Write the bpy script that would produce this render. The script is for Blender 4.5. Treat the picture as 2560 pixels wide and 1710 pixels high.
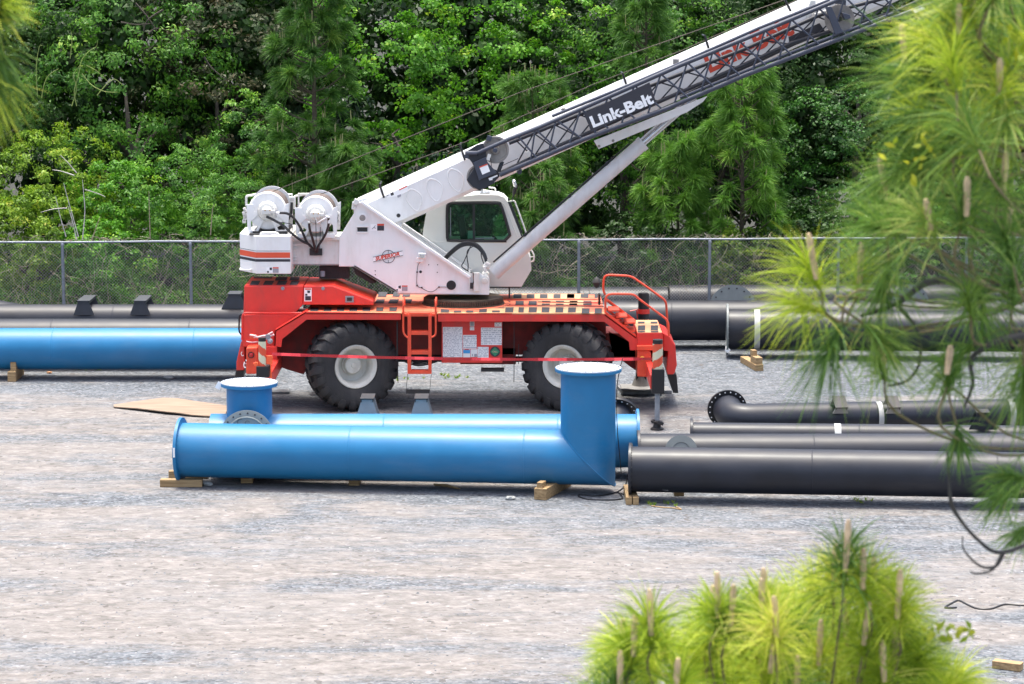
import bpy, math, random
import numpy as np
from mathutils import Vector, Matrix
random.seed(7)
S = bpy.context.scene
for o in list(bpy.data.objects): bpy.data.objects.remove(o)
COL = S.collection
# ---------------- camera, world, sun, exposure ----------------
F = 6600.0; CH = 9.3; PT = math.atan(976 / F)          # focal length in photo pixels, camera height, pitch down
cam = bpy.data.cameras.new('camera'); cam_o = bpy.data.objects.new('camera', cam); COL.objects.link(cam_o)
cam.sensor_width = 36.0; cam.lens = 36.0 * F / 2560.0; cam.clip_start = 0.5; cam.clip_end = 3000
cam_o.location = (0, 0, CH); cam_o.rotation_euler = (math.pi / 2 - PT, 0, 0)
cam.dof.use_dof = True; cam.dof.focus_distance = 54.0; cam.dof.aperture_fstop = 8.0
S.camera = cam_o
SUN_EL = math.radians(84); SUN_AZ = math.radians(340)   # azimuth from +Y clockwise: high hazy sun, a little beyond the crane
w = bpy.data.worlds.new('World'); S.world = w; w.use_nodes = True
nt = w.node_tree; bg = nt.nodes['Background']
sky = nt.nodes.new('ShaderNodeTexSky'); sky.sky_type = 'NISHITA'; sky.sun_disc = False
sky.sun_elevation = SUN_EL; sky.sun_rotation = SUN_AZ; sky.air_density = 1.0; sky.dust_density = 6.5; sky.ozone_density = 1.0
nt.links.new(sky.outputs[0], bg.inputs[0]); bg.inputs[1].default_value = 0.15
sl = bpy.data.lights.new('sun', 'SUN'); sl.energy = 1.4; sl.angle = math.radians(10); sl.color = (0.985, 1.0, 0.92)
so = bpy.data.objects.new('sun', sl); COL.objects.link(so)
sd = Vector((math.cos(SUN_EL) * math.sin(SUN_AZ), math.cos(SUN_EL) * math.cos(SUN_AZ), math.sin(SUN_EL)))
so.rotation_euler = sd.to_track_quat('Z', 'Y').to_euler(); so.location = (0, 20, 60)
S.view_settings.view_transform = 'Standard'; S.view_settings.look = 'None'
S.view_settings.exposure = 1.48; S.view_settings.gamma = 1.0; S.view_settings.use_curve_mapping = False
S.render.engine = 'CYCLES'
S.cycles.max_bounces = 6; S.cycles.transparent_max_bounces = 8
# ---------------- pixel -> world ----------------
cp, sp_ = math.cos(PT), math.sin(PT)
def ray(u, v):
    x = (u - 1280) / F; y = -(v - 855) / F
    return Vector((x, cp + y * sp_, -sp_ + y * cp))
def at(u, v, Y):                       # the point seen at photo pixel (u, v) that stands at distance Y
    d = ray(u, v); t = Y / d.y
    return Vector((d.x * t, Y, CH + d.z * t))
def gp(u, v, h=0.0):                   # the point seen at photo pixel (u, v) lying at height h
    d = ray(u, v); t = (h - CH) / d.z
    return Vector((d.x * t, d.y * t, h))
def zr(x0, y0, s): return lambda p: (x0 + p[0] / s, y0 + p[1] / s)
R1 = zr(560, 440, 4.612); R2 = zr(840, 440, 4.193); R3 = zr(560, 660, 3.92); R4 = zr(960, 700, 4.612)
R5 = zr(1280, 660, 3.564); R6 = zr(1100, 300, 6.03); R7 = zr(1380, 60, 4.356); R8 = zr(1700, 0, 3.558)
P1 = zr(380, 900, 3.913); P2 = zr(1240, 880, 3.913); P3 = zr(1700, 660, 2.529); P4 = zr(0, 560, 3.136); P5 = zr(1400, 1260, 2.024)
Q4 = zr(590, 820, 8.71)
# ---------------- mesh builder ----------------
ORG = {}
class MB:
    def __init__(s): s.v = []; s.f = []; s.sm = []; s.mi = []
    def add(s, vs, fs, smooth=False, mi=0):
        b = len(s.v); s.v += [tuple(p) for p in vs]
        for f in fs: s.f.append(tuple(b + i for i in f)); s.sm.append(smooth); s.mi.append(mi)
    def prism(s, pts, d, mi=0, side=True):      # pts: planar loop of world points; d: extrusion vector
        n = len(pts); d = Vector(d); a = [Vector(p) for p in pts]; b = [p + d for p in a]
        s.add(a + b, [tuple(range(n)), tuple(range(2 * n - 1, n - 1, -1))] + [(i, i + n, (i + 1) % n + n, (i + 1) % n) for i in range(n)], False, mi)
    def box(s, c, sz, rot=None, mi=0):
        c = Vector(c); m = rot or Matrix.Identity(3)
        vs = [c + m @ Vector((x * sz[0] / 2, y * sz[1] / 2, z * sz[2] / 2)) for x in (-1, 1) for y in (-1, 1) for z in (-1, 1)]
        s.add(vs, [(0, 1, 3, 2), (4, 6, 7, 5), (0, 4, 5, 1), (2, 3, 7, 6), (0, 2, 6, 4), (1, 5, 7, 3)], False, mi)
    def bb(s, x0, x1, y0, y1, z0, z1, mi=0): s.box(((x0 + x1) / 2, (y0 + y1) / 2, (z0 + z1) / 2), (abs(x1 - x0), abs(y1 - y0), abs(z1 - z0)), mi=mi)
    def tube(s, pts, r, seg=8, mi=0, caps=True, closed=False):
        pts = [Vector(p) for p in pts]; n = len(pts); rr = r if isinstance(r, (list, tuple)) else [r] * n
        up = None; rings = []
        for i, p in enumerate(pts):
            if closed: t = pts[(i + 1) % n] - pts[i - 1]
            else: t = pts[min(i + 1, n - 1)] - pts[max(i - 1, 0)]
            if t.length < 1e-9: t = Vector((0, 0, 1))
            t.normalize()
            if up is None: up = t.orthogonal().normalized()
            a = (up - t * up.dot(t))
            a = a.normalized() if a.length > 1e-6 else t.orthogonal().normalized()
            up = a; b = t.cross(a)
            rings.append([p + (a * math.cos(q) + b * math.sin(q)) * rr[i] for q in [2 * math.pi * k / seg for k in range(seg)]])
        vs = [p for rg in rings for p in rg]; fs = []
        for i in range(n if closed else n - 1):
            j = (i + 1) % n
            for k in range(seg): fs.append((i * seg + k, j * seg + k, j * seg + (k + 1) % seg, i * seg + (k + 1) % seg))
        s.add(vs, fs, True, mi)
        if caps and not closed:
            s.add(rings[0], [tuple(range(seg))[::-1]], False, mi); s.add(rings[-1], [tuple(range(seg))], False, mi)
    def cyl(s, a, b, r, seg=24, mi=0, r2=None): s.tube([a, b], [r, r if r2 is None else r2], seg, mi)
    def lathe(s, c, ax, prof, seg=48, mi=0, sm=True):   # prof: (distance along ax, radius)
        c = Vector(c); ax = Vector(ax).normalized(); a = ax.orthogonal().normalized(); b = ax.cross(a)
        vs = []; fs = []; n = len(prof)
        for (h, r) in prof:
            for k in range(seg):
                q = 2 * math.pi * k / seg; vs.append(c + ax * h + (a * math.cos(q) + b * math.sin(q)) * r)
        for i in range(n - 1):
            for k in range(seg): fs.append((i * seg + k, i * seg + (k + 1) % seg, (i + 1) * seg + (k + 1) % seg, (i + 1) * seg + k))
        s.add(vs, fs, sm, mi)
    def build(s, name, mat, parent=None, org=None, bevel=0.0, sharp=True):
        o0 = ORG[parent.name] if parent is not None and org is None else Vector(org or (0, 0, 0))
        me = bpy.data.meshes.new(name)
        me.from_pydata([tuple(Vector(p) - o0) for p in s.v], [], s.f)
        me.polygons.foreach_set('use_smooth', s.sm); me.polygons.foreach_set('material_index', s.mi)
        for m in (mat if isinstance(mat, (list, tuple)) else [mat]): me.materials.append(m)
        me.update()
        o = bpy.data.objects.new(name, me); COL.objects.link(o)
        if parent is not None: o.parent = parent
        else: o.location = o0
        ORG[o.name] = o0
        if any(s.sm) and sharp:
            try: me.set_sharp_from_angle(angle=math.radians(38))
            except Exception: pass
        if bevel:
            b = o.modifiers.new('bevel', 'BEVEL'); b.width = bevel; b.segments = 2; b.limit_method = 'ANGLE'; b.angle_limit = math.radians(40)
        return o
def tag(o, label=None, cat=None, group=None, kind=None):
    if label: o['label'] = label
    if cat: o['category'] = cat
    if group: o['group'] = group
    if kind: o['kind'] = kind
    return o
def empty(name, loc, label=None, cat=None, group=None):
    o = bpy.data.objects.new(name, None); COL.objects.link(o); o.location = loc; ORG[o.name] = Vector(loc); o.empty_display_size = .3
    return tag(o, label, cat, group)
def copy_tree(o, parent=None):
    c = o.copy(); COL.objects.link(c); c.parent = parent; ORG[c.name] = ORG.get(o.name, Vector((0, 0, 0)))
    for ch in [x for x in bpy.data.objects if x.parent == o]: copy_tree(ch, c)
    return c
def smooth_path(pts, k=8, closed=False):
    P = [Vector(p) for p in pts]; out = []
    n = len(P)
    for i in range(n if closed else n - 1):
        if closed: a, b, c, d = P[i - 1], P[i], P[(i + 1) % n], P[(i + 2) % n]
        else: a, b, c, d = P[max(i - 1, 0)], P[i], P[i + 1], P[min(i + 2, n - 1)]
        for j in range(k):
            t = j / k
            out.append(0.5 * ((2 * b) + (c - a) * t + (2 * a - 5 * b + 4 * c - d) * t * t + (3 * b - a - 3 * c + d) * t ** 3))
    if not closed: out.append(P[-1])
    return out
def corner_path(pts, r=.06, k=4):       # polyline with rounded corners
    P = [Vector(p) for p in pts]; out = [P[0]]
    for i in range(1, len(P) - 1):
        a = (P[i - 1] - P[i]); b = (P[i + 1] - P[i]); ra = min(r, a.length / 2); rb = min(r, b.length / 2)
        p0 = P[i] + a.normalized() * ra; p1 = P[i] + b.normalized() * rb
        for j in range(k + 1):
            t = j / k; out.append(p0 * (1 - t) ** 2 + P[i] * 2 * t * (1 - t) + p1 * t * t)
    return out + [P[-1]]
def rot(ax, deg): return Matrix.Rotation(math.radians(deg), 3, ax)
# ---------------- materials ----------------
def N(nt, t, **kw):
    n = nt.nodes.new(t)
    for k, v in kw.items(): setattr(n, k, v)
    return n
def mat(name, col, rough=.5, metal=0., noise=0., nscale=6., coat=0., spec=.5, bump=0., bscale=40., dirt=None, dirt_amt=.0):
    m = bpy.data.materials.new(name); m.use_nodes = True; t = m.node_tree; b = t.nodes['Principled BSDF']
    b.inputs['Roughness'].default_value = rough; b.inputs['Metallic'].default_value = metal
    b.inputs['Coat Weight'].default_value = coat; b.inputs['Coat Roughness'].default_value = .25 if coat < .2 else .17; b.inputs['Specular IOR Level'].default_value = spec
    b.inputs['Base Color'].default_value = (*col, 1)
    if noise or dirt:
        tc = N(t, 'ShaderNodeTexCoord'); nz = N(t, 'ShaderNodeTexNoise'); nz.inputs['Scale'].default_value = nscale; nz.inputs['Detail'].default_value = 6
        t.links.new(tc.outputs['Object'], nz.inputs['Vector'])
        mr = N(t, 'ShaderNodeMapRange'); mr.inputs['From Min'].default_value = .3; mr.inputs['From Max'].default_value = .7
        mr.inputs['To Min'].default_value = 1 - noise; mr.inputs['To Max'].default_value = 1 + noise; t.links.new(nz.outputs[0], mr.inputs[0])
        mx = N(t, 'ShaderNodeVectorMath', operation='SCALE'); mx.inputs[0].default_value = col; t.links.new(mr.outputs[0], mx.inputs['Scale'])
        out = mx.outputs[0]
        if dirt:
            n2 = N(t, 'ShaderNodeTexNoise'); n2.inputs['Scale'].default_value = nscale * .45; n2.inputs['Detail'].default_value = 9; n2.inputs['Roughness'].default_value = .7
            mp2 = N(t, 'ShaderNodeMapping'); mp2.inputs['Scale'].default_value = (1.6, 1.6, .45) if 'pipe' not in name else (.35, 1.3, 1.3); t.links.new(tc.outputs['Object'], mp2.inputs[0]); t.links.new(mp2.outputs[0], n2.inputs['Vector'])
            r2 = N(t, 'ShaderNodeMapRange'); r2.inputs['From Min'].default_value = .48; r2.inputs['From Max'].default_value = .75; r2.inputs['To Max'].default_value = dirt_amt
            t.links.new(n2.outputs[0], r2.inputs[0])
            mm = N(t, 'ShaderNodeMix', data_type='RGBA'); t.links.new(r2.outputs[0], mm.inputs[0]); t.links.new(out, mm.inputs[6]); mm.inputs[7].default_value = (*dirt, 1)
            out = mm.outputs[2]
        t.links.new(out, b.inputs['Base Color'])
        rr = N(t, 'ShaderNodeMapRange'); rr.inputs['To Min'].default_value = rough * .85; rr.inputs['To Max'].default_value = min(1, rough * 1.2)
        t.links.new(nz.outputs[0], rr.inputs[0]); t.links.new(rr.outputs[0], b.inputs['Roughness'])
    if bump:
        tc = N(t, 'ShaderNodeTexCoord'); nz = N(t, 'ShaderNodeTexNoise'); nz.inputs['Scale'].default_value = bscale; nz.inputs['Detail'].default_value = 5
        t.links.new(tc.outputs['Object'], nz.inputs['Vector'])
        bp = N(t, 'ShaderNodeBump'); bp.inputs['Strength'].default_value = bump; bp.inputs['Distance'].default_value = .02
        t.links.new(nz.outputs[0], bp.inputs['Height']); t.links.new(bp.outputs[0], b.inputs['Normal'])
    return m
M = {}
M['white'] = mat('crane_white_paint', (.77, .77, .765), .42, noise=.03, nscale=3, coat=.15, dirt=(.40, .35, .28), dirt_amt=.32)
M['white2'] = mat('crane_white_worn', (.66, .66, .63), .5, noise=.05, nscale=8, dirt=(.35, .27, .18), dirt_amt=.4)
M['cabgrey'] = mat('cab_cream_paint', (.70, .71, .66), .45, noise=.03, nscale=3, coat=.1)
M['cylgrey'] = mat('cylinder_paint', (.60, .60, .60), .4, noise=.05, nscale=5, dirt=(.36, .27, .22), dirt_amt=.35)
M['framered'] = mat('shade_darkened_underframe', (.16, .016, .013), .7, noise=.4, nscale=5, dirt=(.05, .03, .025), dirt_amt=.7)  # carrier red with the shade under the deck put into its base colour
M['red'] = mat('carrier_red_paint', (.66, .035, .024), .42, noise=.06, nscale=4, coat=.15, dirt=(.30, .06, .045), dirt_amt=.6)
M['redlt'] = mat('orange_red_paint', (.74, .075, .03), .45, noise=.1, nscale=6, coat=.05, dirt=(.40, .10, .06), dirt_amt=.5)
M['peach'] = mat('worn_sky_paled_deck', (.72, .17, .085), .6, noise=.25, nscale=5, dirt=(.55, .07, .035), dirt_amt=.8)  # worn coating, with yellowish sky reflection mixed into this and the strip colour
M['peach2'] = mat('pale_deck_strip', (.68, .36, .18), .6, noise=.18, nscale=7, dirt=(.62, .14, .05), dirt_amt=.5)
M['blackpad'] = mat('black_antislip', (.035, .036, .042), .8, noise=.3, nscale=12, bump=.3)
M['dark'] = mat('dark_machinery', (.018, .018, .02), .6, noise=.3, nscale=9, dirt=(.05, .035, .025), dirt_amt=.5)
M['black'] = mat('black_paint', (.014, .014, .016), .45)
M['hose'] = mat('black_rubber_hose', (.016, .016, .018), .45)
M['rubber'] = mat('tyre_rubber', (.022, .022, .024), .72, noise=.25, nscale=6, bump=.25, bscale=30, dirt=(.075, .068, .062), dirt_amt=.6)
M['jib'] = mat('slate_jib_paint', (.038, .046, .070), .42, noise=.12, nscale=6, coat=.15)
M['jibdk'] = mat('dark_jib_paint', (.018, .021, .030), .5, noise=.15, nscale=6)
M['chrome'] = mat('chrome_rod', (.62, .62, .64), .16, metal=1.)
M['rust'] = mat('rusty_sheave', (.12, .09, .075), .65, noise=.35, nscale=9)
M['sheave'] = mat('worn_grey_sheave', (.26, .24, .22), .5, noise=.2, nscale=9)
M['paper'] = mat('white_paper', (.74, .74, .74), .7)
M['ink'] = mat('grey_print', (.30, .30, .33), .7)
M['letred'] = mat('red_lettering', (.62, .07, .035), .5)
M['letwhite'] = mat('white_lettering', (.86, .86, .86), .5)
M['blacklt'] = mat('black_lettering', (.03, .03, .04), .5)
M['stripe'] = mat('orange_red_stripe', (.66, .085, .035), .45, noise=.05)
M['cream'] = mat('cream_hazard', (.62, .60, .42), .5)
M['green'] = mat('green_decal', (.03, .22, .11), .5)
M['bluedec'] = mat('blue_decal', (.05, .30, .62), .5)
M['steel'] = mat('galvanised_steel', (.24, .26, .29), .55, metal=.3, noise=.12, nscale=14)
M['wire'] = mat('galvanised_wire', (.25, .25, .25), .6, metal=.3)
M['blue'] = mat('blue_pipe_paint', (.008, .152, .335), .46, noise=.07, nscale=2.2, coat=.12, spec=.42, dirt=(.11, .20, .33), dirt_amt=.5)
M['pipe'] = mat('dark_grey_pipe_paint', (.010, .0125, .021), .48, noise=.25, nscale=2.2, coat=.1, spec=.42, dirt=(.05, .047, .046), dirt_amt=.45)
M['flange'] = mat('grey_flange_face', (.17, .19, .19), .5, noise=.08, nscale=8)
M['slate'] = mat('slate_shoe_paint', (.050, .054, .064), .5, noise=.1)
M['band'] = mat('faded_paint_band', (.42, .43, .42), .6, noise=.1, nscale=10)
M['cover'] = mat('pale_cover_plate', (.44, .47, .51), .5, noise=.05, nscale=6)
M['bracket'] = mat('grey_primer_bracket', (.27, .26, .25), .5, noise=.06)
M['padgrey'] = mat('worn_steel_pad', (.20, .20, .20), .5, noise=.2, nscale=8, dirt=(.33, .30, .27), dirt_amt=.5)
M['tape'] = mat('red_caution_tape', (.62, .03, .035), .4)
M['orangeamb'] = mat('amber_lens', (.8, .33, .02), .3, coat=.5)
M['redlens'] = mat('red_lens', (.45, .01, .012), .3, coat=.5)
M['glove'] = mat('fluorescent_cloth', (.95, .13, .04), .6)
M['pinetwig'] = mat('green_brown_twig', (.17, .14, .065), .8, noise=.3, nscale=20)
M['ringgear'] = mat('greasy_ring_gear', (.085, .066, .048), .5, metal=.3, noise=.3, nscale=12)
M['tagw'] = mat('white_tag', (.86, .86, .86), .6)
M['twig'] = mat('pale_twig', (.30, .24, .16), .8, noise=.3, nscale=5)
M['vine'] = mat('dead_vine', (.27, .235, .175), .85, noise=.4, nscale=3)
M['bark'] = mat('pine_bark', (.07, .055, .035), .9, noise=.4, nscale=14, bump=.6)
M['barkg'] = mat('grey_bark', (.075, .062, .05), .9, noise=.4, nscale=8, bump=.5)
M['candle'] = mat('pine_candle', (.58, .42, .26), .8, noise=.3, nscale=30)
M['candleg'] = mat('pale_pine_candle', (.28, .27, .12), .8, noise=.3, nscale=10)
def wood_mat(name, c1, c2, sc=(2, 30, 30)):
    m = bpy.data.materials.new(name); m.use_nodes = True; t = m.node_tree; b = t.nodes['Principled BSDF']; b.inputs['Roughness'].default_value = .75
    tc = N(t, 'ShaderNodeTexCoord'); mp = N(t, 'ShaderNodeMapping'); mp.inputs['Scale'].default_value = sc; nz = N(t, 'ShaderNodeTexNoise'); nz.inputs['Scale'].default_value = 1.; nz.inputs['Detail'].default_value = 6
    t.links.new(tc.outputs['Object'], mp.inputs[0]); t.links.new(mp.outputs[0], nz.inputs['Vector'])
    cr = N(t, 'ShaderNodeValToRGB'); cr.color_ramp.elements[0].position = .3; cr.color_ramp.elements[1].position = .7
    cr.color_ramp.elements[0].color = (*c1, 1); cr.color_ramp.elements[1].color = (*c2, 1)
    t.links.new(nz.outputs[0], cr.inputs[0]); t.links.new(cr.outputs[0], b.inputs['Base Color'])
    bp = N(t, 'ShaderNodeBump'); bp.inputs['Strength'].default_value = .3; bp.inputs['Distance'].default_value = .01
    t.links.new(nz.outputs[0], bp.inputs['Height']); t.links.new(bp.outputs[0], b.inputs['Normal'])
    return m
M['timber'] = wood_mat('yellow_timber', (.20, .125, .055), (.44, .30, .15))
M['ply'] = wood_mat('weathered_plywood', (.20, .14, .095), (.33, .245, .175), (1.2, 9, 5))
def glass_mat():
    m = bpy.data.materials.new('tinted_cab_glass'); m.use_nodes = True; t = m.node_tree; b = t.nodes['Principled BSDF']
    b.inputs['Base Color'].default_value = (.02, .045, .035, 1); b.inputs['Roughness'].default_value = .04; b.inputs['Specular IOR Level'].default_value = .8
    tr = N(t, 'ShaderNodeBsdfTransparent'); tr.inputs[0].default_value = (.70, .92, .80, 1); mx = N(t, 'ShaderNodeMixShader'); mx.inputs[0].default_value = .85
    t.links.new(b.outputs[0], mx.inputs[1]); t.links.new(tr.outputs[0], mx.inputs[2]); t.links.new(mx.outputs[0], t.nodes['Material Output'].inputs[0])
    return m
M['glass'] = glass_mat()
def print_mat(name, rows, density):      # white sheet with rows of grey print
    m = bpy.data.materials.new(name); m.use_nodes = True; t = m.node_tree; b = t.nodes['Principled BSDF']; b.inputs['Roughness'].default_value = .6
    tc = N(t, 'ShaderNodeTexCoord'); sp = N(t, 'ShaderNodeSeparateXYZ'); t.links.new(tc.outputs['Object'], sp.inputs[0])
    mp = N(t, 'ShaderNodeMapping'); mp.inputs['Scale'].default_value = (38, 1, rows); nz = N(t, 'ShaderNodeTexNoise'); nz.inputs['Scale'].default_value = 1; nz.inputs['Detail'].default_value = 2
    t.links.new(tc.outputs['Object'], mp.inputs[0]); t.links.new(mp.outputs[0], nz.inputs['Vector'])
    w1 = N(t, 'ShaderNodeMath', operation='MULTIPLY'); w1.inputs[1].default_value = rows; t.links.new(sp.outputs[2], w1.inputs[0])
    fr = N(t, 'ShaderNodeMath', operation='FRACT'); t.links.new(w1.outputs[0], fr.inputs[0])
    g1 = N(t, 'ShaderNodeMath', operation='GREATER_THAN'); g1.inputs[1].default_value = .5; t.links.new(fr.outputs[0], g1.inputs[0])
    g2 = N(t, 'ShaderNodeMath', operation='GREATER_THAN'); g2.inputs[1].default_value = density; t.links.new(nz.outputs[0], g2.inputs[0])
    mu = N(t, 'ShaderNodeMath', operation='MULTIPLY'); t.links.new(g1.outputs[0], mu.inputs[0]); t.links.new(g2.outputs[0], mu.inputs[1])
    mm = N(t, 'ShaderNodeMix', data_type='RGBA'); t.links.new(mu.outputs[0], mm.inputs[0]); mm.inputs[6].default_value = (.76, .76, .77, 1); mm.inputs[7].default_value = (.36, .37, .42, 1)
    t.links.new(mm.outputs[2], b.inputs['Base Color']); return m
M['print'] = print_mat('printed_sheet', 26, .47)
M['print2'] = print_mat('printed_form', 34, .5)
# writing: flat letters laid on a plane
def text_mesh(mb, s, o, xd, yd, height, bold=.0, mi=0, shear=0., stretch=1., spacing=1.):
    c = bpy.data.curves.new('lettering', 'FONT'); c.body = s; c.size = 1.; c.offset = bold; c.shear = shear; c.resolution_u = 3; c.space_character = spacing
    ob = bpy.data.objects.new('lettering', c); me = bpy.data.meshes.new_from_object(ob)
    o = Vector(o); xd = Vector(xd).normalized(); yd = Vector(yd).normalized()
    mb.add([o + xd * (v.co.x * height * stretch / .7) + yd * (v.co.y * height / .7) for v in me.vertices], [tuple(p.vertices) for p in me.polygons], False, mi)
    wdt = max(v.co.x for v in me.vertices) * height * stretch / .7
    bpy.data.objects.remove(ob); bpy.data.curves.remove(c); bpy.data.meshes.remove(me)
    return wdt
def ring(mb, c, ax, r_in, r_out, t, seg=56, mi=0): mb.lathe(c, ax, [(0, r_in), (0, r_out), (t, r_out), (t, r_in), (0, r_in)], seg, mi)
def bolts(mb, c, ax, r, n, br=.016, h=.022, mi=0, ph=0.):
    c = Vector(c); ax = Vector(ax).normalized(); a = ax.orthogonal().normalized(); b = ax.cross(a)
    for k in range(n):
        q = 2 * math.pi * k / n + ph; p = c + (a * math.cos(q) + b * math.sin(q)) * r; mb.cyl(p, p + ax * h, br, 6, mi)
# ---------------- ground ----------------
GA = .68
def ground_mat():
    m = bpy.data.materials.new('gravel_and_sand'); m.use_nodes = True; t = m.node_tree; b = t.nodes['Principled BSDF']; b.inputs['Roughness'].default_value = .9
    b.inputs['Specular IOR Level'].default_value = .25
    L = t.links.new; tc = N(t, 'ShaderNodeTexCoord')
    def noise(sc, det=5, ro=.55, mp=None, dist=0.):
        n = N(t, 'ShaderNodeTexNoise'); n.inputs['Scale'].default_value = sc; n.inputs['Detail'].default_value = det; n.inputs['Roughness'].default_value = ro; n.inputs['Distortion'].default_value = dist
        if mp:
            q = N(t, 'ShaderNodeMapping'); q.inputs['Scale'].default_value = mp; L(tc.outputs['Object'], q.inputs[0]); L(q.outputs[0], n.inputs['Vector'])
        else: L(tc.outputs['Object'], n.inputs['Vector'])
        return n.outputs[0]
    def mr(src, a, b_, c=0., d=1.):
        n = N(t, 'ShaderNodeMapRange'); n.interpolation_type = 'SMOOTHSTEP'; L(src, n.inputs[0])
        for i, x in zip((1, 2, 3, 4), (a, b_, c, d)): n.inputs[i].default_value = x
        return n.outputs[0]
    def math_(op, a, b_):
        n = N(t, 'ShaderNodeMath', operation=op)
        for i, x in enumerate((a, b_)):
            if isinstance(x, (int, float)): n.inputs[i].default_value = x
            else: L(x, n.inputs[i])
        return n.outputs[0]
    def mix(f, a, b_):
        n = N(t, 'ShaderNodeMix', data_type='RGBA'); L(f, n.inputs[0])
        for i, x in ((6, a), (7, b_)):
            if isinstance(x, tuple): n.inputs[i].default_value = (*x, 1)
            else: L(x, n.inputs[i])
        return n.outputs[2]
    vo = N(t, 'ShaderNodeTexVoronoi'); vo.inputs['Scale'].default_value = 20; L(tc.outputs['Object'], vo.inputs['Vector'])
    v2 = N(t, 'ShaderNodeTexVoronoi'); v2.inputs['Scale'].default_value = 13; v2.inputs['Randomness'].default_value = 1; L(tc.outputs['Object'], v2.inputs['Vector'])
    sep = N(t, 'ShaderNodeSeparateColor'); L(vo.outputs['Color'], sep.inputs[0])
    sep2 = N(t, 'ShaderNodeSeparateColor'); L(v2.outputs['Color'], sep2.inputs[0])
    cr = N(t, 'ShaderNodeValToRGB'); e = cr.color_ramp.elements; e[0].color = (.085, .096, .112, 1); e[1].color = (.31, .33, .35, 1); e.new(.35).color = (.155, .174, .198, 1); e.new(.8).color = (.215, .235, .258, 1)
    L(sep.outputs[0], cr.inputs[0]); gravel = cr.outputs[0]
    c2 = N(t, 'ShaderNodeValToRGB'); e = c2.color_ramp.elements; e[0].color = (.20, .17, .155, 1); e[1].color = (.385, .353, .328, 1); e.new(.25).color = (.265, .242, .224, 1); e.new(.7).color = (.328, .300, .278, 1)
    L(sep.outputs[1], c2.inputs[0]); L(noise(9, 6, .7), c2.inputs[0])
    sand = mix(mr(sep2.outputs[0], .98, .99), c2.outputs[0], (.40, .385, .37))
    # patches: sand shows through the gravel in tracks that run roughly across the yard
    big = noise(1., 7, .62, (.22, .62, 1), .8)
    fine = noise(1., 6, .7, (.9, 3.6, 1), .4)
    spk = noise(11, 3, .6)
    k = math_('ADD', math_('ADD', math_('MULTIPLY', big, 1.0), math_('MULTIPLY', fine, .62)), math_('MULTIPLY', spk, .22))
    # distance bands along Y (the wheel-worn strips): sand at 38-44 m left and 49-54 m, gravel beyond 55 m
    sx = N(t, 'ShaderNodeSeparateXYZ'); L(tc.outputs['Object'], sx.inputs[0])
    band = N(t, 'ShaderNodeValToRGB'); band.color_ramp.interpolation = 'EASE'
    by = math_('DIVIDE', math_('SUBTRACT', sx.outputs[1], 30), 34); L(by, band.inputs[0])
    el = band.color_ramp.elements; el[0].position = 0; el[0].color = (.40,) * 3 + (1,); el[1].position = 1; el[1].color = (.15,) * 3 + (1,)
    for p, c in ((.10, .50), (.17, .86), (.26, .80), (.34, .56), (.41, .48), (.47, .58), (.56, .68), (.66, .78), (.71, .66), (.76, .15)): el.new(p).color = (c,) * 3 + (1,)
    bn = N(t, 'ShaderNodeSeparateColor'); L(band.outputs[0], bn.inputs[0])
    side = mr(sx.outputs[0], -9, 9, .05, -.06)
    k = math_('ADD', math_('ADD', k, math_('MULTIPLY', bn.outputs[0], .42)), side)
    wv_ = N(t, 'ShaderNodeTexWave', wave_type='RINGS'); wv_.inputs['Scale'].default_value = .16; wv_.inputs['Distortion'].default_value = 5; wv_.inputs['Detail'].default_value = 4; wv_.inputs['Detail Scale'].default_value = .6; wm_ = N(t, 'ShaderNodeMapping'); wm_.inputs['Location'].default_value = (4, -66, 0); wm_.inputs['Scale'].default_value = (.5, 1, 1); L(tc.outputs['Object'], wm_.inputs[0]); L(wm_.outputs[0], wv_.inputs['Vector'])
    k = math_('ADD', k, math_('MULTIPLY', wv_.outputs['Fac'], .16))
    f = mr(k, 1.08, 1.40, 0., .95)
    col = mix(f, gravel, sand)
    mot = noise(1., 6, .68, (2.2, 4.0, 1), .4); mot2 = noise(1., 4, .6, (6, 9, 1), .2)
    sc_ = N(t, 'ShaderNodeVectorMath', operation='SCALE'); L(col, sc_.inputs[0]); L(math_('MULTIPLY', mr(mot, .36, .66, .78 * GA, 1.18 * GA), mr(mot2, .35, .65, .86, 1.14)), sc_.inputs['Scale']); col = sc_.outputs[0]
    wash = mix(mr(noise(1., 5, .6, (.3, .5, 1)), .35, .7, 0., .22), col, (.22, .22, .222))
    dots = mix(mr(sep2.outputs[1], .975, .985, 0, .8), wash, (.10, .09, .085))
    L(dots, b.inputs['Base Color'])
    bp = N(t, 'ShaderNodeBump'); bp.inputs['Strength'].default_value = .55; bp.inputs['Distance'].default_value = .03
    L(math_('ADD', vo.outputs['Distance'], math_('MULTIPLY', noise(3, 5, .6), .8)), bp.inputs['Height']); L(bp.outputs[0], b.inputs['Normal'])
    return m
g = MB(); R_ = 1500
xs = [-R_, -60, -20, 20, 60, R_]; ys = [-R_, 0, 25, 62, 90, R_]
g.add([(x, y, 0) for y in ys for x in xs], [(j * 6 + i, j * 6 + i + 1, (j + 1) * 6 + i + 1, (j + 1) * 6 + i) for j in range(5) for i in range(5)])
tag(g.build('ground', ground_mat()), kind='structure')
# forest floor behind the fence
ff = MB(); ff.add([(-300, 63.1, .012), (300, 64.2, .012), (900, 1400, .012), (-900, 1400, .012)], [(0, 1, 2, 3)])
tag(ff.build('forest_ground', mat('leaf_litter', (.018, .018, .010), .95, noise=.4, nscale=2)), kind='structure')
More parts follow.
